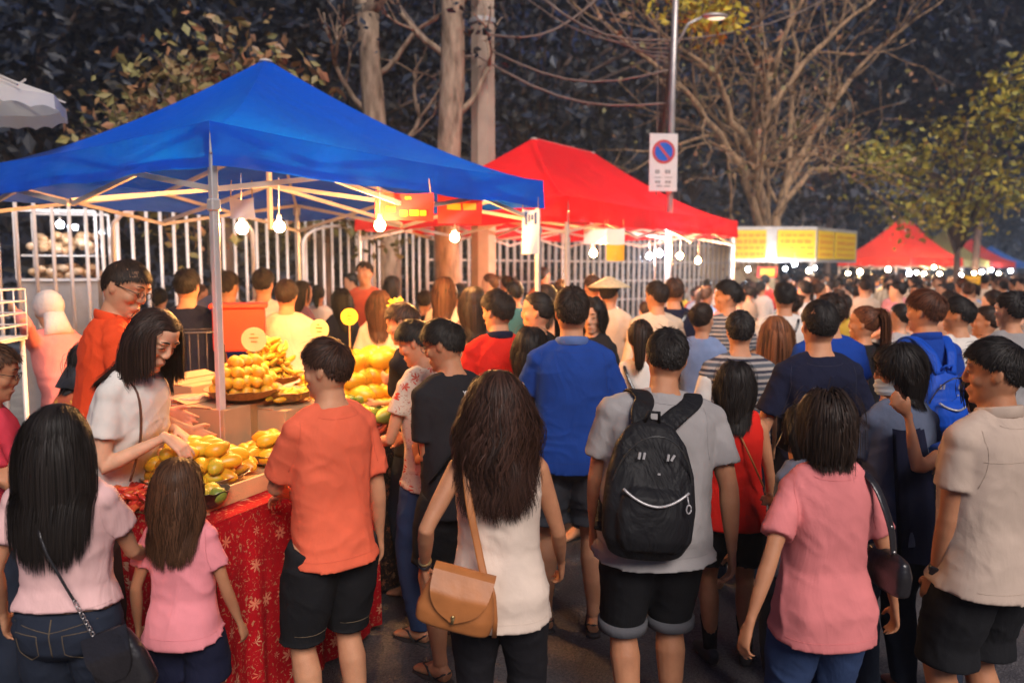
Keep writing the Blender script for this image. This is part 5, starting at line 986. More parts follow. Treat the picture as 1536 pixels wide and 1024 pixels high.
P_['pk'] = person('woman with black bob in plain pink tee and jeans walking away', 1243, 588, 2.42, yaw=6, fem=True, wid=1.04, fat=.05, head=(-6, 10, 0), top={'mat': C_PINK, 'hem': .80, 'sleeve': .72, 'boxy': .55, 'wr': 1.15, 'flare': .012}, bottom={'mat': C_JEAN2}, hair={'style': 'bob', 'len': .135, 'col': DARKH, 'vol': 2.5, 'gather': 0, 'part': .0}, skin=1, arms=({'at': (1121, 945, 2.22), 'pole': (-.4, -1, 0)}, {'at': (1346, 925, 2.46), 'pole': (.5, -1, 0)}), shoes='shoe')
P_['rm'] = person('man in beige shirt and black shorts with a smart watch at the right edge', 1493, 503, 2.55, yaw=22, wid=1.10, fat=.03, head=(34, 4, 0), top={'mat': C_BEIGE, 'hem': .84, 'sleeve': .62, 'collar': True, 'name': 'shirt', 'ease': .022, 'wr': .8}, bottom={'mat': C_BSH, 'kind': 'shorts', 'len': .52}, hair={'style': 'short', 'len': .07, 'col': BLACKH}, skin=1, face=True, arms=({'at': (1402, 868, 2.55), 'pole': (-.6, -1, 0)}, {'w': (.3, .1, .86)}), shoes='sandal')
# --- second row
P_['po'] = person('tall man in royal blue polo shirt, grey shorts and flip-flops seen from behind', 857, 428, 3.78, yaw=2, wid=1.03, top={'mat': C_BLUEP, 'hem': .88, 'sleeve': .62, 'collar': True, 'name': 'polo_shirt', 'wr': .9, 'cmat': CL('pale_blue_rib', (.10, .16, .36))}, bottom={'mat': C_GSH, 'kind': 'shorts', 'len': .55}, hair={'style': 'short', 'len': .055, 'col': DARKH}, skin=0, arms=({'w': (-.28, .22, .92)}, {'w': (.29, .15, .90)}), shoes='sandal', stance=.12, stride=-.03)
P_['bt'] = person('man in black tee and glasses bending over the batik stall, arm folded up', 684, 474, 3.35, yaw=38, wid=1.0, lean=6, head=(34, 14, 0), top={'mat': C_BLK, 'hem': .84, 'sleeve': .72}, bottom={'mat': C_BSH, 'kind': 'shorts', 'len': .58}, hair={'style': 'short', 'len': .085, 'col': BLACKH, 'vol': 1.3}, skin=1, face='down', arms=({'at': (628, 690, 3.5), 'pole': (-.3, -1, -.7), 'fd': (.1, .4, .8)}, {'w': (.25, .25, 1.0)}), shoes='sandal')
P_['fl'] = person('person in white red-flowered top and blue jeans at the batik stall', 648, 474, 3.72, yaw=48, fem=True, wid=1.0, lean=8, head=(30, 16, 0), top={'mat': C_FLW, 'hem': .86, 'sleeve': .5, 'name': 'blouse'}, bottom={'mat': C_JEAN2}, hair={'style': 'short', 'len': .09, 'col': BLACKH, 'vol': 1.4}, skin=0, face='down', shoes='sandal', arms=({'w': (-.15, .34, 1.05)}, {'w': (.1, .34, 1.05)}))
P_['fl2'] = person('shopper in charcoal tee reaching for the melons behind the white flowered top', 632, 448, 4.25, yaw=62, fem=True, res='mid', lean=10, head=(20, 10, 0), top={'mat': C_BLK, 'sleeve': .7}, bottom={'mat': C_JEAN}, hair={'style': 'short', 'len': .08, 'col': (.05, .022, .012)}, arms=({'at': (598, 575, 4.3), 'fd': (-.3, .9, .3)}, {'w': (.1, .4, 1.1)}))
P_['rg'] = person('girl with black shoulder-length hair in scarlet top and black shorts', 1103, 539, 3.45, yaw=-4, fem=True, wid=1.02, head=(-14, 6, 0), top={'mat': C_SCARL, 'hem': .84, 'sleeve': .0, 'name': 'sleeveless_top'}, bottom={'mat': C_BSH, 'kind': 'shorts', 'len': .58}, hair={'style': 'bob', 'len': .25, 'col': BLACKH, 'wave': .2, 'vol': 1.4}, skin=1, shoes='shoe', sock=C_BLK)
P_['bk'] = person('broad man in navy black tee with short cropped hair left of the masked woman', 1226, 446, 3.6, yaw=2, wid=1.0, fat=.03, top={'mat': C_NAVY, 'sleeve': .74}, bottom={'mat': C_BSH}, hair={'style': 'crop', 'len': .045, 'col': BLACKH}, skin=0, arms=({'w': (-.26, .2, .95)}, {'w': (.26, .25, 1.0)}))
P_['gm'] = person('woman with black bob, glasses and pale face mask holding a navy jacket on her back', 1350, 514, 3.15, yaw=10, fem=True, wid=1.06, fat=.06, head=(62, 6, 0), top={'mat': C_SLATE, 'sleeve': .62, 'boxy': .6}, bottom={'mat': C_JEAN}, hair={'style': 'bob', 'len': .145, 'col': BLACKH, 'vol': 1.7, 'part': .02}, skin=0, face=True, arms=({'w': (-.25, .3, .98)}, {'w': (.27, .28, 1.0)}))
P_['ha'] = person('person in blue shirt behind the beige shirted man, arm bent back onto the jacket', 1478, 545, 2.98, yaw=14, fem=True, res='mid', top={'mat': C_RBLUE, 'sleeve': .5}, bottom={'mat': C_JEAN}, hair={'style': 'bob', 'len': .2, 'col': BLACKH}, skin=1, arms=({'at': (1362, 622, 2.93), 'pole': (-.5, -.4, -1), 'fd': (-.55, .0, .55), 'pn': (.2, .9, .3), 'curl': .6}, {'w': (.25, .1, .9)}))
P_['bj'] = person('brown haired man in dark blue shirt wearing a bright blue backpack', 1386, 432, 4.3, yaw=8, head=(28, 2, 0), top={'mat': C_RBLUE, 'sleeve': .7, 'collar': True}, bottom={'mat': C_BSH}, hair={'style': 'short', 'len': .085, 'col': (.075, .026, .012), 'vol': 1.4}, face=True)
P_['ch'] = person('child half hidden by the pink woman holding a dark phone up', 1210, 612, 3.0, yaw=20, fem=True, child=True, res='mid', top={'mat': C_SLATE}, bottom={'mat': C_JEAN}, hair={'style': 'bob', 'len': .2, 'col': BLACKH}, arms=({'at': (1188, 688, 3.05), 'fd': (0, .2, 1), 'curl': .7}, {'w': (.1, .3, 1.15)}))
P_['rj'] = person('man in red jacket with thick black hair looking into the stalls', 748, 433, 4.45, yaw=18, head=(30, 4, 0), top={'mat': C_REDT, 'sleeve': 1.8, 'collar': True, 'name': 'jacket', 'cmat': C_NAVY}, bottom={'mat': C_JEAN}, hair={'style': 'short', 'len': .08, 'col': DARKH, 'vol': 1.4}, face=True)
P_['rc'] = person('child with black hair in red beside the blue polo shirt', 797, 496, 4.15, yaw=0, fem=True, child=True, res='mid', top={'mat': C_REDT}, bottom={'mat': C_JEAN}, hair={'style': 'bob', 'len': .24, 'col': BLACKH})
P_['bw'] = person('woman in black dress looking left behind the blue polo shirt', 806, 436, 4.8, yaw=45, fem=True, res='mid', head=(35, 2, 0), top={'mat': C_BLK, 'sleeve': .3}, bottom={'mat': C_BLK, 'kind': 'skirt', 'len': .5}, hair={'style': 'pony', 'len': .3, 'col': BLACKH, 'pony': (0, -.9, -.1)}, face=True)
P_['fw'] = person('woman facing the camera half hidden behind the blue polo shirt', 889, 443, 5.1, yaw=140, fem=True, res='mid', head=(20, 14, 0), top={'mat': C_BLK}, bottom={'mat': C_JEAN}, hair={'style': 'bob', 'len': .2, 'col': BLACKH}, face='down', skin=2)
P_['pt'] = person('woman with long dark ponytail in white top and dark bag strap', 961, 477, 4.45, yaw=-12, fem=True, res='mid', top={'mat': C_WHITET, 'sleeve': .0, 'name': 'sleeveless_top'}, bottom={'mat': C_JEAN}, hair={'style': 'pony', 'len': .42, 'col': DARKH, 'pony': (0, -.8, .5)}, skin=1)
P_['vt'] = person('man in grey striped vest over a white shirt', 1109, 464, 4.3, yaw=-4, wid=1.05, res='mid', head=(-6, 2, 0), top={'mat': C_STRIPE, 'sleeve': .2, 'name': 'striped_vest', 'ease': .024}, bottom={'mat': C_JEAN}, hair={'style': 'short', 'len': .055, 'col': BLACKH}, arms=({'w': (-.26, .1, .9)}, {'w': (.26, .1, .9)}))
P_['wc'] = person('woman with reddish ponytail in black tee, dark hair tied high', 1294, 457, 5.0, yaw=18, fem=True, res='mid', head=(35, 0, 0), top={'mat': C_BLK, 'sleeve': .4}, bottom={'mat': C_JEAN}, hair={'style': 'pony', 'len': .40, 'col': (.10, .035, .015), 'pony': (0, -.85, .5)}, face=True)
P_['wm'] = person('man in white tee looking left, right of the blue backpack', 1435, 443, 5.0, yaw=12, res='mid', head=(35, 0, 0), top={'mat': C_WHITET}, bottom={'mat': C_JEAN}, hair={'style': 'short', 'len': .07, 'col': BLACKH}, face=True)
P_['wb'] = person('woman with tied dark hair looking left near the right edge', 1477, 457, 5.5, yaw=15, fem=True, res='mid', head=(50, 0, 0), top={'mat': C_CREAM}, bottom={'mat': C_JEAN}, hair={'style': 'pony', 'len': .14, 'col': DARKH, 'pony': (0, -.9, .3)}, face=True)
P_['gr'] = person('man in light grey tee behind the beige shirted man at the right edge', 1513, 436, 5.0, yaw=10, res='mid', head=(12, 0, 0), top={'mat': C_GREY}, bottom={'mat': C_JEAN}, hair={'style': 'short', 'len': .05, 'col': BLACKH})
P_['b2'] = person('man in dark blue shirt right behind the broad man in the navy black tee', 1243, 438, 4.6, yaw=0, res='mid', wid=1.05, top={'mat': C_RBLUE}, bottom={'mat': C_JEAN}, hair={'style': 'short', 'len': .05, 'col': DARKH})
P_['w3'] = person('man in white tee with a dark strap across his back in mid crowd', 1175, 422, 6.2, yaw=-6, res='mid', wid=1.1, top={'mat': C_WHITET}, bottom={'mat': C_JEAN}, hair={'style': 'short', 'len': .05, 'col': BLACKH})
P_['au'] = person('woman with long straight auburn hair seen from behind', 1162, 471, 5.2, yaw=0, fem=True, res='mid', top={'mat': C_SLATE}, bottom={'mat': C_JEAN}, hair={'style': 'long', 'len': .42, 'col': AUBURN, 'gather': .0})
P_['pl'] = person('man looking left in pale striped shirt with a grey backpack strap', 1091, 418, 5.9, yaw=15, res='mid', head=(52, 0, 0), top={'mat': C_STRIPE}, bottom={'mat': C_JEAN}, hair={'style': 'short', 'len': .07, 'col': BLACKH}, face=True)
P_['bn'] = person('woman with dark hair bun in light blue blouse looking right', 1053, 452, 5.3, yaw=-20, fem=True, res='mid', head=(-25, 0, 0), top={'mat': CL('powder_blue_cotton', (.20, .26, .42))}, bottom={'mat': C_JEAN}, hair={'style': 'pony', 'len': .09, 'col': DARKH, 'pony': (0, -.85, .3)})
P_['sc'] = person('man in cream scarf and shirt left of the navy shirted man under the red tent', 984, 420, 6.3, yaw=14, res='mid', wid=1.1, head=(20, 0, 0), top={'mat': C_CREAM, 'wr': 1.8, 'sleeve': 1.5}, bottom={'mat': C_JEAN}, hair={'style': 'short', 'len': .06, 'col': DARKH})
P_['nb'] = person('man in navy shirt with a shoulder strap under the red tent', 1010, 415, 6.8, yaw=-6, res='mid', top={'mat': C_NAVY}, bottom={'mat': C_JEAN}, hair={'style': 'short', 'len': .06, 'col': (.05, .022, .012)})
P_['cr'] = person('vendor in cream shirt with cropped hair at the left of the red tent', 888, 410, 7.3, yaw=20, res='mid', z0=.12, top={'mat': C_CREAM}, bottom={'mat': C_JEAN}, hair={'style': 'crop', 'len': .04, 'col': (.06, .028, .015)})
P_['ct'] = person('vendor in cream tee wearing a pale conical hat', 914, 418, 7.0, yaw=-30, res='mid', top={'mat': C_CREAM, 'sleeve': .6}, bottom={'mat': C_JEAN}, hair={'style': 'short', 'len': .05, 'col': DARKH})
# --- behind the stall
P_['sm'] = person('tall stall seller in orange red tee and glasses looking down at the left', 150, 380, 3.35, yaw=-55, z0=.12, lean=8, wid=1.0, head=(-42, 20, 0), top={'mat': CL('orange_red_cotton', (.78, .07, .018)), 'sleeve': .74, 'hem': .80, 'wr': 1.2, 'collar': True}, bottom={'mat': C_BSH}, hair={'style': 'crop', 'len': .06, 'col': (.022, .012, .008)}, skin=0, face='down', arms=({'w': (-.2, .30, 1.02)}, {'w': (.22, .30, 1.0), 'pole': (.3, -1, -.3)}))
P_['sw'] = person('seller woman with long dark hair in white tee bending over the mangoes', 158, 484, 3.1, h=1.74, yaw=-98, fem=True, wid=1.06, fat=.05, lean=18, head=(-12, 20, 0), top={'mat': C_WHITET, 'sleeve': .6, 'hem': .98, 'boxy': .3, 'wr': .8}, bottom={'mat': C_BRN, 'waist': 1.04}, hair={'style': 'long', 'len': .27, 'col': (.022, .010, .007), 'vol': .5, 'gather': 0}, skin=2, face='down', child=False,
    arms=({'at': (262, 642, 3.28), 'pole': (0, -.4, -1), 'fd': (.2, .9, -.5), 'pn': (.3, 0, -1)}, {'at': (248, 655, 2.98), 'pole': (.3, -.3, -1), 'fd': (-.1, .9, -.6), 'pn': (-.3, 0, -1)}))
P_['le'] = person('person with glasses in red pink tee cut by the left edge, arm reaching right', -18, 512, 2.95, yaw=-70, fem=True, res='mid', head=(0, 14, 0), top={'mat': CL('raspberry_cotton', (.62, .05, .08)), 'sleeve': .75}, bottom={'mat': C_JEAN}, hair={'style': 'short', 'len': .05, 'col': BROWNH}, face='down', skin=1, arms=({'w': (-.2, .2, 1.0)}, {'at': (48, 655, 2.9), 'fd': (.4, .9, -.1)}))
P_['cs'] = person('crouched woman in yellow and red print dress with black headscarf behind the seller', 70, 503, 3.55, yaw=-30, fem=True, res='mid', z0=.12, lean=25, top={'mat': C_FLY, 'sleeve': .8, 'name': 'dress'}, bottom={'mat': C_FLY, 'kind': 'skirt', 'len': .3}, hair={'style': 'bob', 'len': .2, 'col': BLACKH, 'vol': 2.4})
P_['ps'] = person('vendor in pink top with white headscarf reaching left along the white trolley', 100, 428, 4.7, yaw=60, fem=True, res='mid', z0=.12, lean=18, top={'mat': CL('salmon_knit', (.68, .22, .20)), 'sleeve': 1.6}, bottom={'mat': C_JEAN}, hair={'style': 'crop', 'len': .03, 'col': DARKH}, arms=({'at': (20, 462, 4.6)}, {'w': (.2, .5, 1.0)}))
BKP = [('man in navy tee behind the dark wire rack, facing the fence', 284, 401, 5.3, C_NAVY, 0, 5, BLACKH), ('man in bright blue tee just right of the blue tent leg', 344, 405, 6.2, C_RBLUE, 0, -15, DARKH), ('man in white tee seen from behind right of the tent leg', 397, 401, 6.3, C_WHITET, 0, 0, DARKH), ('person in beige tee in front of the white tee', 431, 417, 5.6, C_CREAM, 0, 10, DARKH),
       ('person in mauve shirt standing sideways by the fence', 455, 419, 7.2, CL('mauve_cotton', (.25, .14, .22)), 1, -50, DARKH), ('small person in dark tee facing left by the fence', 512, 430, 7.0, C_NAVY, 1, 40, BLACKH), ('person in beige blouse with straps right behind the yellow melons', 570, 433, 6.0, C_CREAM, 1, 5, BROWNH), ('distant person in white by the mesh of fence bars under the banner', 590, 412, 9.0, C_WHITET, 1, -30, DARKH),
       ('dark haired person half hidden behind the flower top shopper', 637, 434, 7.5, C_BLK, 0, 0, DARKH), ('woman in cream blouse with a strap under the bulb of the right banner', 668, 413, 6.6, C_CREAM, 1, -12, (.07, .03, .015)), ('woman in dark leaf print blouse with long hair left of the red jacket', 709, 428, 5.6, C_FLB, 1, 12, DARKH), ('person in orange tee at the fence behind the left banner', 548, 391, 8.2, C_ORANGE, 0, 170, DARKH),
       ('person in teal shirt right under the white paper sheet', 772, 420, 7.4, CL('teal_cotton', (.05, .16, .18)), 0, 20, BLACKH), ('woman in peach top behind the woman in the black dress', 820, 424, 7.0, CL('peach_cotton', (.65, .32, .20)), 1, -10, DARKH), ('person in grey tee behind the tall man in blue polo', 842, 418, 8.2, C_GREY, 0, 0, DARKH), ('shopper in maroon shirt between leaf print blouse and red jacket', 690, 425, 7.8, CL('maroon_cotton', (.18, .02, .03)), 0, 25, BLACKH)]
for lab, px, yt, Y, mt, fm, yw, hc_ in BKP:
    person(lab, px, yt, Y, yaw=yw, fem=bool(fm), res='mid' if Y < 6.5 else 'lo', z0=.12, top={'mat': mt}, bottom={'mat': C_JEAN}, hair={'style': 'short' if not fm else ('long' if px > 600 else 'bob'), 'len': .07 if not fm else .3, 'col': hc_}, face=abs(yw) > 90)
# ---------------------------------------------------------------- worn and held things
def attach(name, key, label, cat, group=None):
    root, J = P_[key][0], P_[key][1]; t = empty(name, root.location, root.rotation_euler[2], label, cat, group); return t, J['CH'], J['k']
def put(mb, nm, mt, t, CHm, k, smooth=True, sol=None, sm=3):
    M = np.array(CHm); mb.V = [(v@M[:3, :3].T+M[:3, 3])*k for v in mb.V]
    if sol: return solid(mb, nm, mt, t, sol, sm)
    return mb.build(nm, mt, t, smooth)
M_NYL = cloth('black_nylon', (.012, .012, .014), rough=.5, folds=.7, weave=400); M_NYLB = cloth('blue_nylon', (.01, .07, .45), rough=.45, folds=.5, weave=400); M_ZIP = simple('grey_zip', (.42, .40, .40), .4, .4)
def ribbon(mb, pts, w_, th, ref): mb.loft(pts, [w_]*len(pts), [th]*len(pts), ref=ref, n=10, e=3.5)
def backpack(name, key, label, W_, Ht, D_, z0, mt, detail=True, strapw=.030, yb=-.135, xo=0, sp=1.0):
    t, CHm, k = attach(name, key, label, 'backpack', None); b = MB(); zs = [0, .03, .12, .35, .6, .82, .94, 1.0]; ws = [.62, .86, 1.0, 1.04, .98, .80, .55, .25]; ds = [.55, .85, 1.08, 1.1, .92, .66, .45, .22]
    b.loft([(xo, yb-D_*d*.55, z0+Ht*z) for z, d in zip(zs, ds)], [W_/2*w for w in ws], [D_/2*d for d in ds], n=32, e=2.7); b.loft([(xo, yb-D_*.98, z0+Ht*q) for q in (.04, .12, .3, .44, .50)], [W_*.30, W_*.38, W_*.40, W_*.36, W_*.28], [.03, .05, .055, .045, .02], n=24, e=2.8)
    put(b, 'bag_body', mt, t, CHm, k, sol=.0075)
    for s in (-1, 1):
        r = MB(); pts = [(xo+s*.035, yb-.05, z0+Ht*.93), (xo*.6+s*.060*sp, yb-.012, 1.40), (s*.080*sp, -.090, 1.455), (s*.095*sp, -.035, 1.485), (s*.102*sp, .035, 1.472), (s*.11, .095, 1.41), (s*.12, .135, 1.28), (s*.15, .12, 1.14), (s*.19, .02, 1.05), (xo+s*W_*.44, yb-.02, z0+Ht*.12)]
        P = [Vector(p) for p in pts]; sm = []
        for i in range(len(P)-1):
            a_ = P[max(0, i-1)]; b_ = P[i]; c_ = P[i+1]; d_ = P[min(len(P)-1, i+2)]
            for u in (0, .25, .5, .75): sm.append(.5*((2*b_)+(c_-a_)*u+(2*a_-5*b_+4*c_-d_)*u*u+(3*b_-a_-3*c_+d_)*u**3))
        sm.append(P[-1]); ribbon(r, sm, strapw*1.05, .007, (1, .0, 0)); put(r, 'strap', mt, t, CHm, k)
    r = MB(); r.tube([(-.03, yb-.045, z0+Ht*.97), (-.02, yb-.07, z0+Ht*1.07), (.02, yb-.07, z0+Ht*1.07), (.03, yb-.045, z0+Ht*.97)], .007, 8, ref=(0, 1, 0)); r.V = [v+np.array([xo, 0, 0]) for v in r.V]; put(r, 'handle', mt, t, CHm, k)
    if detail:
        yy = yb-D_*1.11-.02
        r = MB(); r.tube([(W_*q, yb-D_*.98-.062+.035*abs(q)*2.2, z0+Ht*(.50-.11*(1-(q/.36)**2))) for q in np.linspace(-.36, .36, 17)], .0055, 6, ref=(0, 0, 1)); r.V = [v+np.array([xo, 0, 0]) for v in r.V]; put(r, 'pocket_zip', M_ZIP, t, CHm, k)
        r = MB(); zx = W_*.33; zz = z0+Ht*.48; y_ = yb-D_*.98-.05; r.tube([(zx, y_, zz), (zx+.004, y_-.012, zz-.03)], .003, 6); r.tube([(zx+.004+.009*cos(a), y_-.014, zz-.045+.016*sin(a)) for a in np.linspace(0, 2*pi, 13)], .003, 6, ref=(0, 1, 0)); r.V = [v+np.array([xo, 0, 0]) for v in r.V]; put(r, 'zip_pull', M_ZIP, t, CHm, k)
        r = MB(); r.tube([(W_*.46*sin(a), yb-D_*.55-.02-.065*abs(cos(a)), z0+Ht*.40+Ht*.50*cos(a)) for a in np.linspace(-1.5, 1.5, 25)], .0035, 6, ref=(0, 1, 0)); r.V = [v+np.array([xo, 0, 0]) for v in r.V]; put(r, 'main_zip', simple('black_zip', (.03, .03, .03), .3), t, CHm, k)
        for s in (-1, 1): r = MB(); r.box((s*.055-.01, yb-D_*.92-.012, z0+Ht*.745), (.009, .004, .026), Matrix.Rotation(.12, 3, 'Y')); r.box((s*.055+.008, yb-D_*.92-.012, z0+Ht*.745), (.009, .004, .026), Matrix.Rotation(.12 if s < 0 else .5, 3, 'Y')); r.V = [v+np.array([xo, 0, 0]) for v in r.V]; put(r, 'zip_tag', M_ZIP, t, CHm, k, False)
        r = MB(); r.box((0, yb-D_*.98-.055, z0+Ht*.63), (.010, .004, .007)); r.V = [v+np.array([xo, 0, 0]) for v in r.V]; put(r, 'emblem', M_ZIP, t, CHm, k, False)
    return t
backpack('black_backpack', 'bp', 'big black backpack with grey curved pocket zip on the man in the grey tee', .345, .50, .15, .875, M_NYL, strapw=.038, xo=-.085, sp=1.2)
backpack('blue_backpack', 'bj', 'small bright blue backpack on the brown haired man', .25, .34, .10, .98, M_NYLB, True, .028)
def strap_on(key, name, label, pts, w_, mt, th=.004, cat='bag', t=None, CHm=None, k=None):
    if t is None: t, CHm, k = attach(name, key, label, cat)
    P = [Vector(p) for p in pts]; sm = []
    for i in range(len(P)-1):
        a_ = P[max(0, i-1)]; b_ = P[i]; c_ = P[i+1]; d_ = P[min(len(P)-1, i+2)]
        for u in np.arange(0, 1, .2): sm.append(.5*((2*b_)+(c_-a_)*u+(2*a_-5*b_+4*c_-d_)*u*u+(3*b_-a_-3*c_+d_)*u**3))
    sm.append(P[-1]); r = MB(); ribbon(r, sm, w_, th, (1, .3, .2)); put(r, 'strap', mt, t, CHm, k); return t, CHm, k
M_TAN = simple('tan_leather', (.40, .14, .04), .48, var=.3, scale=7, bump=.12, spec=.45); M_BLL = simple('black_leather', (.015, .013, .015), .28, var=.3, scale=12, bump=.2, spec=.7); M_GOLD = simple('dull_gold', (.6, .45, .2), .3, .9); M_CHN = simple('steel_chain', (.5, .47, .45), .3, .9)
# tan shoulder bag
BGC = Vector((-.125, -.205, .955))
t, CHm, k = strap_on('wt', 'shoulder_bag', 'tan brown leather flap bag hanging at the hip of the ivory top', [(-.03, -.205, 1.0), (-.06, -.175, 1.12), (-.095, -.150, 1.28), (-.115, -.095, 1.42), (-.11, -.02, 1.462), (-.10, .07, 1.40), (-.06, .15, 1.2), (-.0, .16, 1.05)], .014, M_TAN)
b = MB(); R_ = Matrix.Rotation(.24, 3, 'Y')
b.loft([BGC+R_@Vector((0, 0, z)) for z in (-.125, -.11, -.06, 0, .06, .085)], [.115, .140, .145, .132, .112, .10], [.03, .055, .062, .055, .042, .03], n=28, e=3.2); put(b, 'bag_body', M_TAN, t, CHm, k, sol=.007)
b = MB(); b.grid(lambda u, v: tuple(BGC+R_@Vector(((u-.5)*(.225-.02*v)*sqrt(max(.05, 1-.82*v**3)) if True else 0, -.030-.042*min(1, v*2.2)-.004, .092-.165*v*(1-.25*abs(u-.5))))), 18, 16); b.grid(lambda u, v: tuple(BGC+R_@Vector(((u-.5)*(.225-.02*v)*sqrt(max(.05, 1-.82*v**3)), -.023-.042*min(1, v*2.2)-.004, .092-.165*v*(1-.25*abs(u-.5))))), 18, 16)
b.grid(lambda u, v: tuple(BGC+R_@Vector(((u-.5)*.225, -.034+.07*v, .092+.012*sin(pi*v)))), 12, 5); put(b, 'flap', M_TAN, t, CHm, k)
b = MB(); c_ = BGC+R_@Vector((0, -.082, -.055)); b.box(c_, (.010, .006, .028), R_); b.ell(c_+Vector((0, -.003, .012)), (.006, .004, .006)); put(b, 'clasp', M_GOLD, t, CHm, k)
b = MB(); ribbon(b, [Vector((-.02, -.20, 1.03)), Vector((.0, -.215, .96)), Vector((.005, -.21, .87)), Vector((-.0, -.20, .80))], .009, .003, (1, .2, 0)); put(b, 'loose_strap', M_TAN, t, CHm, k)
# black chain bag
t, CHm, k = strap_on('lw', 'crossbody_bag', 'black leather crossbody bag with chain strap on the long haired woman', [(-.055, .02, 1.475), (-.05, -.10, 1.43), (.0, -.158, 1.28), (.06, -.165, 1.15), (.105, -.165, 1.06)], .005, M_BLL, .003)
b = MB(); P0, P1 = Vector((.105, -.165, 1.06)), Vector((.185, -.175, .90))
for i in range(16): u = i/15; c_ = P0.lerp(P1, u); b.tube([c_+Vector((.006*cos(a)*(1 if i % 2 else .4), .006*cos(a)*(.2 if i % 2 else 1), .0085*sin(a))) for a in np.linspace(0, 2*pi, 9)], .0018, 5, ref=(0, 1, 0) if i % 2 else (1, 0, 0))
put(b, 'chain', M_CHN, t, CHm, k)
b = MB(); R_ = Matrix.Rotation(-.35, 3, 'Y'); b.loft([Vector((.25, -.17, .84))+R_@Vector((0, 0, z)) for z in (-.13, -.11, 0, .09, .12)], [.09, .105, .10, .08, .06], [.02, .045, .042, .03, .015], n=24, e=3); put(b, 'bag_body', M_BLL, t, CHm, k, sol=.007)
b = MB(); b.grid(lambda u, v: tuple(Vector((.25, -.17, .84))+R_@Vector(((u-.5)*.17*sqrt(max(.03, 1-.9*v**3)), -.020-.035*min(1, 2*v), .12-.17*v))), 12, 12); b.grid(lambda u, v: tuple(Vector((.25, -.17, .84))+R_@Vector(((u-.5)*.17*sqrt(max(.03, 1-.9*v**3)), -.016-.035*min(1, 2*v), .12-.17*v))), 12, 12); put(b, 'flap', M_BLL, t, CHm, k)
# dark strap on pink woman, right shoulder
t, CHm, k = strap_on('pk', 'handbag', 'black strapped handbag under the right arm of the pink tee woman', [(.15, .14, 1.10), (.145, .13, 1.30), (.135, .06, 1.43), (.135, -.03, 1.452), (.155, -.10, 1.40), (.185, -.145, 1.27), (.205, -.14, 1.16)], .016, M_BLL)
b = MB(); b.loft([(.235, -.06, z) for z in (.99, 1.0, 1.08, 1.13, 1.15)], [.02, .04, .045, .03, .01], [.08, .12, .13, .12, .08], n=20, e=3); put(b, 'bag_body', M_BLL, t, CHm, k, sol=.008)
for z in (1.17, 1.27): b = MB(); b.ell((.204 if z < 1.2 else .188, -.146, z), (.006, .004, .006)); put(b, 'rivet', M_CHN, t, CHm, k)
strap_on('sw', 'shoulder_bag', 'brown shoulder bag strap worn by the seller woman', [(.10, -.09, 1.42), (.10, -.03, 1.462), (.10, .07, 1.42), (.11, .135, 1.25), (.13, .15, 1.08)], .010, simple('brown_leather', (.10, .035, .02), .4))
strap_on('w3', 'sling_strap', 'dark sling strap across the white tee in the middle of the crowd', [(.10, .0, 1.475), (.09, -.10, 1.43), (0, -.16, 1.25), (-.12, -.15, 1.08)], .012, M_BLL); strap_on('pt', 'sling_strap', 'dark bag strap across the white top of the ponytail woman', [(-.10, .0, 1.465), (-.09, -.10, 1.42), (0, -.15, 1.25), (.12, -.14, 1.05)], .010, M_BLL)
strap_on('nb', 'sling_strap', 'black shoulder strap on the navy shirt under the red tent', [(.10, .0, 1.475), (.09, -.10, 1.43), (0, -.16, 1.25), (-.12, -.15, 1.08)], .016, M_BLL); strap_on('bt', 'sling_strap', 'black wide shoulder strap on the black tee man', [(.09, .04, 1.475), (.085, -.09, 1.44), (.02, -.16, 1.3), (-.12, -.15, 1.12), (-.18, -.06, 1.0)], .022, M_NYL)
strap_on('rg', 'sling_strap', 'thin brown strap across the scarlet top', [(-.05, .0, 1.46), (-.02, -.10, 1.42), (.06, -.148, 1.25), (.14, -.13, 1.08)], .005, M_TAN)
# navy jacket over the masked woman's back
t, CHm, k = attach('navy_jacket', 'gm', 'navy jacket hanging folded down the masked woman\'s back', 'jacket'); b = MB()
def jk(u, v): return (-.13+.26*u*(.55+.45*v)+.02*v, -.160-.022*sin(u*9+v*2)*(.1+v)-.035*v, 1.385-.62*v-.012*sin(u*3))
b.grid(jk, 26, 20); b.grid(lambda u, v: tuple(np.array(jk(u, v))+np.array([0, .025, 0])), 26, 20); put(b, 'fabric', C_NAVY, t, CHm, k)
# white letters on the back of the black tee
cu = bpy.data.curves.new('lettering', 'FONT'); cu.body = 'YIM'; cu.size = .034; cu.extrude = .0015; cu.align_x = 'CENTER'; to_ = bpy.data.objects.new('lt', cu); COL.objects.link(to_); dg_ = bpy.context.evaluated_depsgraph_get(); dg_.update(); me = bpy.data.meshes.new_from_object(to_.evaluated_get(dg_)); bpy.data.objects.remove(to_)
root, J = P_['bt']; n = len(me.vertices); co = np.empty(n*3); me.vertices.foreach_get('co', co); co = co.reshape(-1, 3); q = np.stack([co[:, 0], -.146-co[:, 2]+0*co[:, 0], 1.385+co[:, 1]], 1); M = np.array(J['CH']); q = (q@M[:3, :3].T+M[:3, 3])*J['k']; me.vertices.foreach_set('co', q.ravel()); me.name = 'lettering'; link('lettering', me, M_PAPER, root)
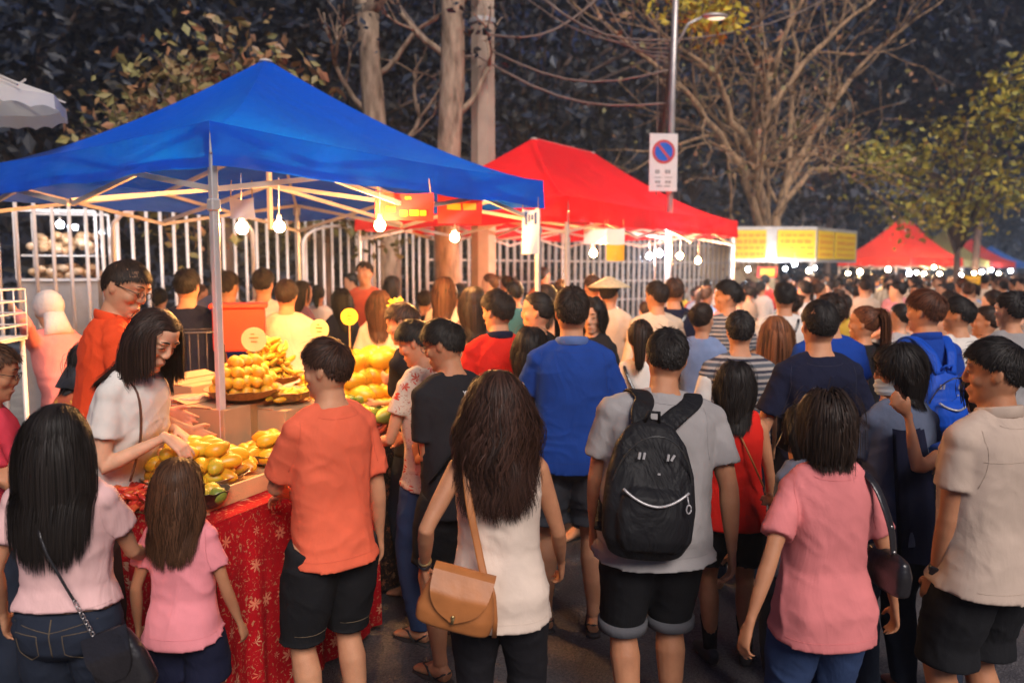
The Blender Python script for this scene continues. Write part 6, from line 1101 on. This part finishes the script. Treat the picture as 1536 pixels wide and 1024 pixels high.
# seams, pockets and turned-up cuffs laid on the cloth surface
bpy.context.evaluated_depsgraph_get().update()
def seam(key, part, pts, mt, r=.0013, parent=None, nm='seam', dy=1, closed=False):
    root, J = P_[key]; k = J['k']; M = J['CH'] if pts[0][1] > 1.0 else Matrix.Identity(4); o = [c for c in root.children if c.name.split('.')[0] == part][0]; out = []
    for i in range(len(pts)-1):
        for u in (0, .34, .67): out.append(tuple(pts[i][q]*(1-u)+pts[i+1][q]*u for q in (0, 1)))
    out.append(pts[-1]); res = []
    for x, z in out:
        a = (M@Vector((x, -1.2*dy, z)))*k; d = (M.to_3x3()@Vector((0, dy, 0))).normalized(); h_, p_, n_, _ = o.ray_cast(a, d)
        if h_: res.append(p_+n_*.0006)
    if len(res) > 3: b = MB(); b.tube(res, r, 5, ref=(0, 1, 0)); return b.build(nm, mt, o, True)
def dk(c, f=.55): return simple('thread', tuple(q*f for q in c), .9)
TH = {'pk': (.50, .14, .14), 'wt': (.5, .4, .33), 'or': (.5, .08, .04), 'bp': (.19, .18, .18), 'rm': (.34, .26, .20), 'lw': (.52, .33, .32), 'girl': (.52, .17, .19), 'po': (.008, .03, .16), 'bk': (.03, .03, .05)}
for key, c in TH.items():
    root, J = P_[key]; part = J['top'].get('name', 'tee_shirt'); mt = dk(c, 1.25); hz_ = J['top']['hem']
    zz = max(hz_+.028, .0); seam(key, part, [(x, zz) for x in np.linspace(-.19, .19, 12)], mt, .0007)
    for s in (-1, 1): seam(key, part, [(s*x, z) for x, z in ((.150, 1.437), (.158, 1.40), (.158, 1.34), (.166, 1.28), (.178, 1.235))], mt, .0009)
    seam(key, part, [(.085*cos(a), 1.452+.012*sin(a)) for a in np.linspace(pi, 2*pi, 9)], mt, .0008)
seam('rm', 'shirt', [(x, 1.33) for x in np.linspace(-.17, .17, 8)], dk(TH['rm'], 1.2), .001)
TD = simple('denim_thread', (.12, .085, .05), .9)
for key in ('lw', 'pk'):
    for s in (-1, 1): seam(key, 'trousers', [(s*.045, .925), (s*.135, .93), (s*.135, .845), (s*.09, .815), (s*.045, .85), (s*.045, .925)], TD, .0014, nm='pocket')
    seam(key, 'trousers', [(-.15, .965), (0, .935), (.15, .965)], TD); seam(key, 'trousers', [(.001, .98), (.001, .90), (.001, .84)], TD, .002)
for key in ('or',):
    for s in (-1, 1): seam(key, 'denim_shorts', [(s*(.10-.07), .555), (s*.10, .553), (s*.17, .555)], TD, .0015)
for key, mt in (('bp', CL('grey_cuff', (.10, .10, .11))),):
    root, J = P_[key]; z0_ = J['bot']['len']
    for s, (hj, kn, an) in zip((-1, 1), J['legs']):
        q = seg(hj, kn, (.97,))[0]; b = MB(); r_ = .106; b.loft([(q.x, q.y-.004, z) for z in (z0_-.004, z0_-.002, z0_+.036, z0_+.040)], [r_*.93, r_, r_, r_*.93], [r_*.97, r_*1.04, r_*1.04, r_*.97], ref=(1, 0, 0), n=26); b.V = [v*J['k'] for v in b.V]; b.build('cuff', mt, root, True)
# glasses, mask, watch, hat
def headpart(key, nm, mb, mt):
    root, J = P_[key]; M = np.array(J['HM']); mb.V = [(v@M[:3, :3].T+M[:3, 3])*J['k'] for v in mb.V]; mb.build(nm, mt, root, True)
for key in ('sm', 'bt', 'gm', 'le'):
    b = MB()
    for s in (-1, 1):
        b.tube([(s*(.031+.021*cos(a)), .100, .119+.015*sin(a)) for a in np.linspace(0, 2*pi, 17)], .0016, 6, ref=(0, 1, 0)); b.tube([(s*.052, .098, .123), (s*.068, .06, .125), (s*.0775, -.005, .124)], .0016, 5)
    b.tube([(-.010, .101, .121), (.010, .101, .121)], .0016, 5); headpart(key, 'glasses', b, M_BLACKPL)
b = MB(); b.grid(lambda u, v: ((u-.5)*.13, .112-.075*abs(2*u-1)**2.2-.012*(2*v-1)**2+.003*sin(v*18), .088-.078*v), 16, 12); b.grid(lambda u, v: ((u-.5)*.128, .108-.075*abs(2*u-1)**2.2-.012*(2*v-1)**2+.003*sin(v*18), .088-.078*v), 16, 12)
for s in (-1, 1): b.tube([(s*.064, .042, .07), (s*.076, -.008, .10)], .0015, 5)
headpart('gm', 'face_mask', b, simple('mask_blue', (.50, .62, .70), .8))
M_STRAW = simple('straw', (.62, .48, .28), .8, var=.2, scale=40); b = MB(); b.loft([(0, -.01, .17), (0, -.01, .19), (0, -.01, .27)], [.20, .17, .02], None, n=28); headpart('ct', 'hat', b, M_STRAW)
b = MB(); b.ell((0, -.01, .15), (.1, .12, .11)); b.loft([(0, -.07, .10), (0, -.09, .02), (0, -.10, -.06)], [.07, .10, .13], [.05, .05, .05]); headpart('cs', 'headscarf', b, simple('black_scarf', (.02, .02, .025), .6, bump=.5)); b = MB(); b.ell((0, -.010, .14), (.092, .112, .108)); b.loft([(0, -.05, .10), (0, -.07, .0), (0, -.08, -.07)], [.06, .08, .10], [.05, .05, .04]); headpart('ps', 'headscarf', b, simple('white_scarf', (.46, .43, .42), .7, bump=.5))
root, J = P_['rm']; S_, E_, W_ = J['L']; d_ = (W_-E_).normalized(); b = MB(); q0 = W_-d_*.035
b.loft([q0-d_*.011, q0-d_*.010, q0+d_*.010, q0+d_*.011], [.026, .029, .029, .026], None, n=20); b.V = [v*J['k'] for v in b.V]; ww = b.build('watch', M_BLACKPL, root, True); b = MB(); sd_ = Vector((-1, -.4, 0)); sd_ = (sd_-d_*sd_.dot(d_)).normalized(); Mx = Matrix((d_.cross(sd_), d_, sd_)).transposed(); b.box(q0+sd_*.031, (.032, .036, .010), Mx, bev=.003); b.V = [v*J['k'] for v in b.V]; b.build('watch_face', M_BLACKPL, ww, False)
root, J = P_['wt']; S_, E_, W_ = J['L']; d_ = (W_-E_).normalized()
for o_, mt in ((.02, M_BLL), (.045, M_GOLD)): b = MB(); b.loft([W_-d_*(o_+.003), W_-d_*(o_-.003)], .026, None, n=18); b.V = [v*J['k'] for v in b.V]; b.build('bracelet', mt, root, True)
root, J = P_['ch']; S_, E_, W_ = J['L']; c_ = Vector(W_)*J['k']; ph = empty('mobile_phone', root.matrix_basis@(c_+Vector((0, .02, .10))), radians(20), 'dark mobile phone held up by the half hidden child', 'phone'); b = MB(); b.box((0, 0, 0), (.07, .010, .14), Matrix.Rotation(.5, 3, 'Y'), bev=.003); b.build('case', M_BLACKPL, ph); b = MB(); b.box((0, .0065, 0), (.062, .003, .128), Matrix.Rotation(.5, 3, 'Y')); b.build('screen', M_EYEW and simple('phone_glass', (.02, .02, .03), .1), ph)
root, J = P_['vt']
# white shirt sleeves of the vest man: a second layer
for i, s in enumerate((-1, 1)): tq = MB(); S_, E_, W_ = J['LR'[i]]; tq.loft(seg(S_, E_, (.05, .3, .6, .85)), [.058, .062, .060, .062], None, n=16); tq.V = [v*J['k'] for v in tq.V]; tq.build('shirt_sleeve', C_WHITET, root, True)
# ---------------------------------------------------------------- the crowd further up the street
VAR = []; rc = random.Random(21)
specs = [(False, 'short', .06, 0), (True, 'long', .36, 0), (False, 'short', .085, 38), (True, 'pony', .28, -25), (False, 'crop', .045, -30), (True, 'bob', .24, 30), (False, 'short', .07, 70), (True, 'long', .40, -50), (True, 'bob', .22, 12), (False, 'short', .06, -12)]
for i, (fm, st, ln, yw) in enumerate(specs):
    r, J = person('x', 768, 400, 30.0+i, h=1.70 if not fm else 1.60, yaw=0, fem=fm, res='lo', wid=1+.02*i % .1, head=(yw*.35 if abs(yw) < 100 else 0, 2, 0), top={'mat': C_OBJ, 'sleeve': .6 if i % 3 else 1.7}, bottom={'mat': C_OBJB}, hair={'style': st, 'len': ln, 'mat': H_OBJ, 'col': BLACKH, 'pony': (0, -.85, .4), 'vol': 1.3}, face=abs(yw) > 40, skin=i % 3,
                  arms=(None, None) if i % 2 else ({'w': (-.22, .25, 1.0)}, {'w': (.2, .28, 1.05)})); VAR.append((r, fm, st, yw))
SHC = [('white', (.72, .66, .60)), ('cream', (.66, .50, .36)), ('pale grey', (.40, .38, .38)), ('black', (.02, .02, .022)), ('navy', (.015, .02, .05)), ('blue', (.03, .09, .30)), ('light blue', (.22, .30, .45)), ('red', (.55, .03, .02)), ('pink', (.66, .25, .25)), ('olive', (.12, .12, .05)), ('brown', (.14, .07, .04)), ('peach', (.68, .35, .22)), ('teal', (.04, .17, .18)), ('yellow', (.62, .42, .06)), ('beige', (.48, .36, .27))]
WTS = [9, 8, 4, 3, 3, 2, 3, 2, 2, 1, 1, 4, 1, 2, 6]
HCOL = [('black', BLACKH), ('dark', DARKH), ('brown', BROWNH), ('reddish brown', (.10, .04, .02))]
HST = {'short': 'short', 'crop': 'cropped', 'long': 'long', 'pony': 'tied', 'bob': 'bobbed'}
taken = [(o.location.x, o.location.y) for o in bpy.data.objects if o.get('category') == 'person' and o.location.y < 20]
used = {}; cnt = 0
def place(px, Y, z0=0):
    global cnt
    X = gx(px, Y, 1.5)
    if any((X-a)**2+((Y-b)*.9)**2 < .34 for a, b in taken): return
    taken.append((X, Y)); src, fm, st, yw0 = rc.choice(VAR); sn, sc_ = rc.choices(SHC, WTS)[0]; hn, hc_ = rc.choices(HCOL, [6, 5, 3, 1])[0]
    where = 'by the red tent leg' if px < 850 else 'under the big red tent' if px < 1085 else 'before the yellow kiosk' if px < 1285 else 'before the faded red tent' if px < 1420 else 'before the farthest tents'
    rank = 'near front' if Y < 7 else 'mid crowd' if Y < 10 else 'far back'
    face_ = 'facing forward' if abs(yw0) > 100 else 'back turned' if abs(yw0) < 20 else 'turned left' if yw0 > 0 else 'turned right'
    lab = '%s shirt, %s %s hair, %s, %s, %s' % (sn, HST[st], hn, face_, rank, where)
    used[lab] = used.get(lab, 0)+1
    if used[lab] > 1: lab = '%s shirt, %s %s hair, %s, %s, %s' % (sn, HST[st], hn, '%s and shaded' % face_ if False else ('slightly %s figure' % ('shorter' if used[lab] == 2 else 'taller')), rank, where)
    r = copy_tree(src); r.location = (X, Y, z0); r.rotation_euler = (0, 0, radians(yw0+rc.uniform(-14, 14))); s_ = rc.uniform(.93, 1.05); r.scale = (s_, s_, s_); r['label'] = lab; r['group'] = 'people in the crowd further up the street'; r.name = 'person'
    for c in r.children:
        if c.name.startswith('hair'): c.color = c4(hc_)
        elif c.name.startswith('tee'): j = rc.uniform(.85, 1.1); c.color = c4([q*j for q in sc_])
    cnt += 1
Y = 5.6
while Y < 17:
    px0 = 862 if Y < 8 else 880 if Y < 11 else 1000; step = .56*F/Y; px = px0+rc.random()*step
    while px < 1570: place(px+rc.uniform(-.15, .15)*step, Y+rc.uniform(-.25, .25)); px += step*rc.uniform(.9, 1.25)
    Y += .62
for px, Y in ((300, 8.2), (330, 7.4), (372, 8.4), (478, 8.6), (528, 9.3), (560, 8.0), (612, 8.6), (655, 9.0), (690, 9.4), (735, 8.4), (760, 9.2), (728, 6.6), (240, 7.4), (795, 8.8), (845, 9.6), (815, 10.4)): place(px, Y, .12)
# the far-off mass of heads, one body of crowd
V_all = {}; 
def bake(src):
    out = []
    for c in src.children:
        me = c.data; n = len(me.vertices); co = np.empty(n*3); me.vertices.foreach_get('co', co); out.append((c.name.split('.')[0], co.reshape(-1, 3), [tuple(p.vertices) for p in me.polygons], me.materials[0]))
    return out
simple_src = [VAR[0], VAR[1], VAR[4], VAR[5]]; BK = []
for i, (src, fm, st, yw) in enumerate(simple_src):
    b = MB(); H_ = 1.6; b.ell((0, 0, H_-.12), (.075, .095, .115), 10, 7); b.loft([(0, 0, H_-.2), (0, 0, H_-.28)], .05, None, n=8); bd = (b.arr(), b.Fa)
    b = MB(); b.ell((0, -.02, H_-.085), (.088, .105, .10), 12, 8)
    if fm: b.loft([(0, -.04, H_-.1), (0, -.07, H_-.25), (0, -.09, H_-.4)], [.085, .10, .08], [.07, .06, .03], n=10)
    hb_ = (b.arr(), b.Fa); b = MB(); b.loft([(0, 0, 0.0), (0, 0, .5), (0, 0, .85), (0, 0, 1.1), (0, 0, H_-.42), (0, 0, H_-.32), (0, -.01, H_-.25)], [.12, .16, .18, .17, .20, .18, .06], [.08, .10, .12, .12, .12, .09, .055], n=14, e=2.3)
    for s in (-1, 1): b.loft([(s*.17, 0, H_-.32), (s*.22, .02, 1.05), (s*.2, .12, .85)], [.055, .045, .035], None, n=8)
    BK.append((bd, hb_, (b.arr(), b.Fa)))
cols = [(.68, .60, .52), (.60, .44, .30), (.03, .03, .04), (.05, .10, .28), (.5, .05, .04), (.35, .32, .32)]
mb = MB(); matid = []; rs = np.random.RandomState(6); Y = 17.2
while Y < 40:
    px = 1010+rs.rand()*10
    while px < 1580:
        k_ = BK[rs.randint(4)]; X = gx(px, Y, 1.5); a = rs.uniform(-.5, .5)+(pi if rs.rand() < .25 else 0); R_ = np.array(Matrix.Rotation(a, 3, 'Z')); s_ = rs.uniform(.94, 1.10); sc_i = 2+rs.randint(len(cols)); off = np.array([X, Y+rs.uniform(-.3, .3), 0])
        for j, (v, f) in enumerate(k_): mb.add(v@R_.T*s_+off, f); matid += [(0, 1, sc_i)[j]]*len(f)
        px += .55*F/Y*rs.uniform(.85, 1.3)
    Y += .75
me = mb.mesh('crowd', True)
for m_ in [SKIN[0], hairm(DARKH)]+[CL('far_cotton', c) for c in cols]: me.materials.append(m_)
if len(me.polygons) == len(matid): me.polygons.foreach_set('material_index', matid)
tag(link('crowd', me, None), 'far mass of market visitors filling the street to its end', 'crowd', kind='stuff')
for r, fm, st, yw in VAR:
    for c in list(r.children): bpy.data.objects.remove(c)
    bpy.data.objects.remove(r)
print('crowd individuals', cnt)
if HAZE > 0:
    hz = MB(); hz.box((10, 40, 8), (120, 110, 20)); hm_ = bpy.data.materials.new('haze'); hm_.use_nodes = True; nt = hm_.node_tree; nt.nodes.remove(nt.nodes['Principled BSDF']); v_ = nt.nodes.new('ShaderNodeVolumePrincipled')
    v_.inputs['Color'].default_value = (.55, .72, 1.0, 1); v_.inputs['Density'].default_value = HAZE; v_.inputs['Anisotropy'].default_value = .4; nt.links.new(v_.outputs[0], nt.nodes['Material Output'].inputs['Volume'])
    tag(hz.build('haze', hm_), 'thin evening haze over the market street', kind='stuff')
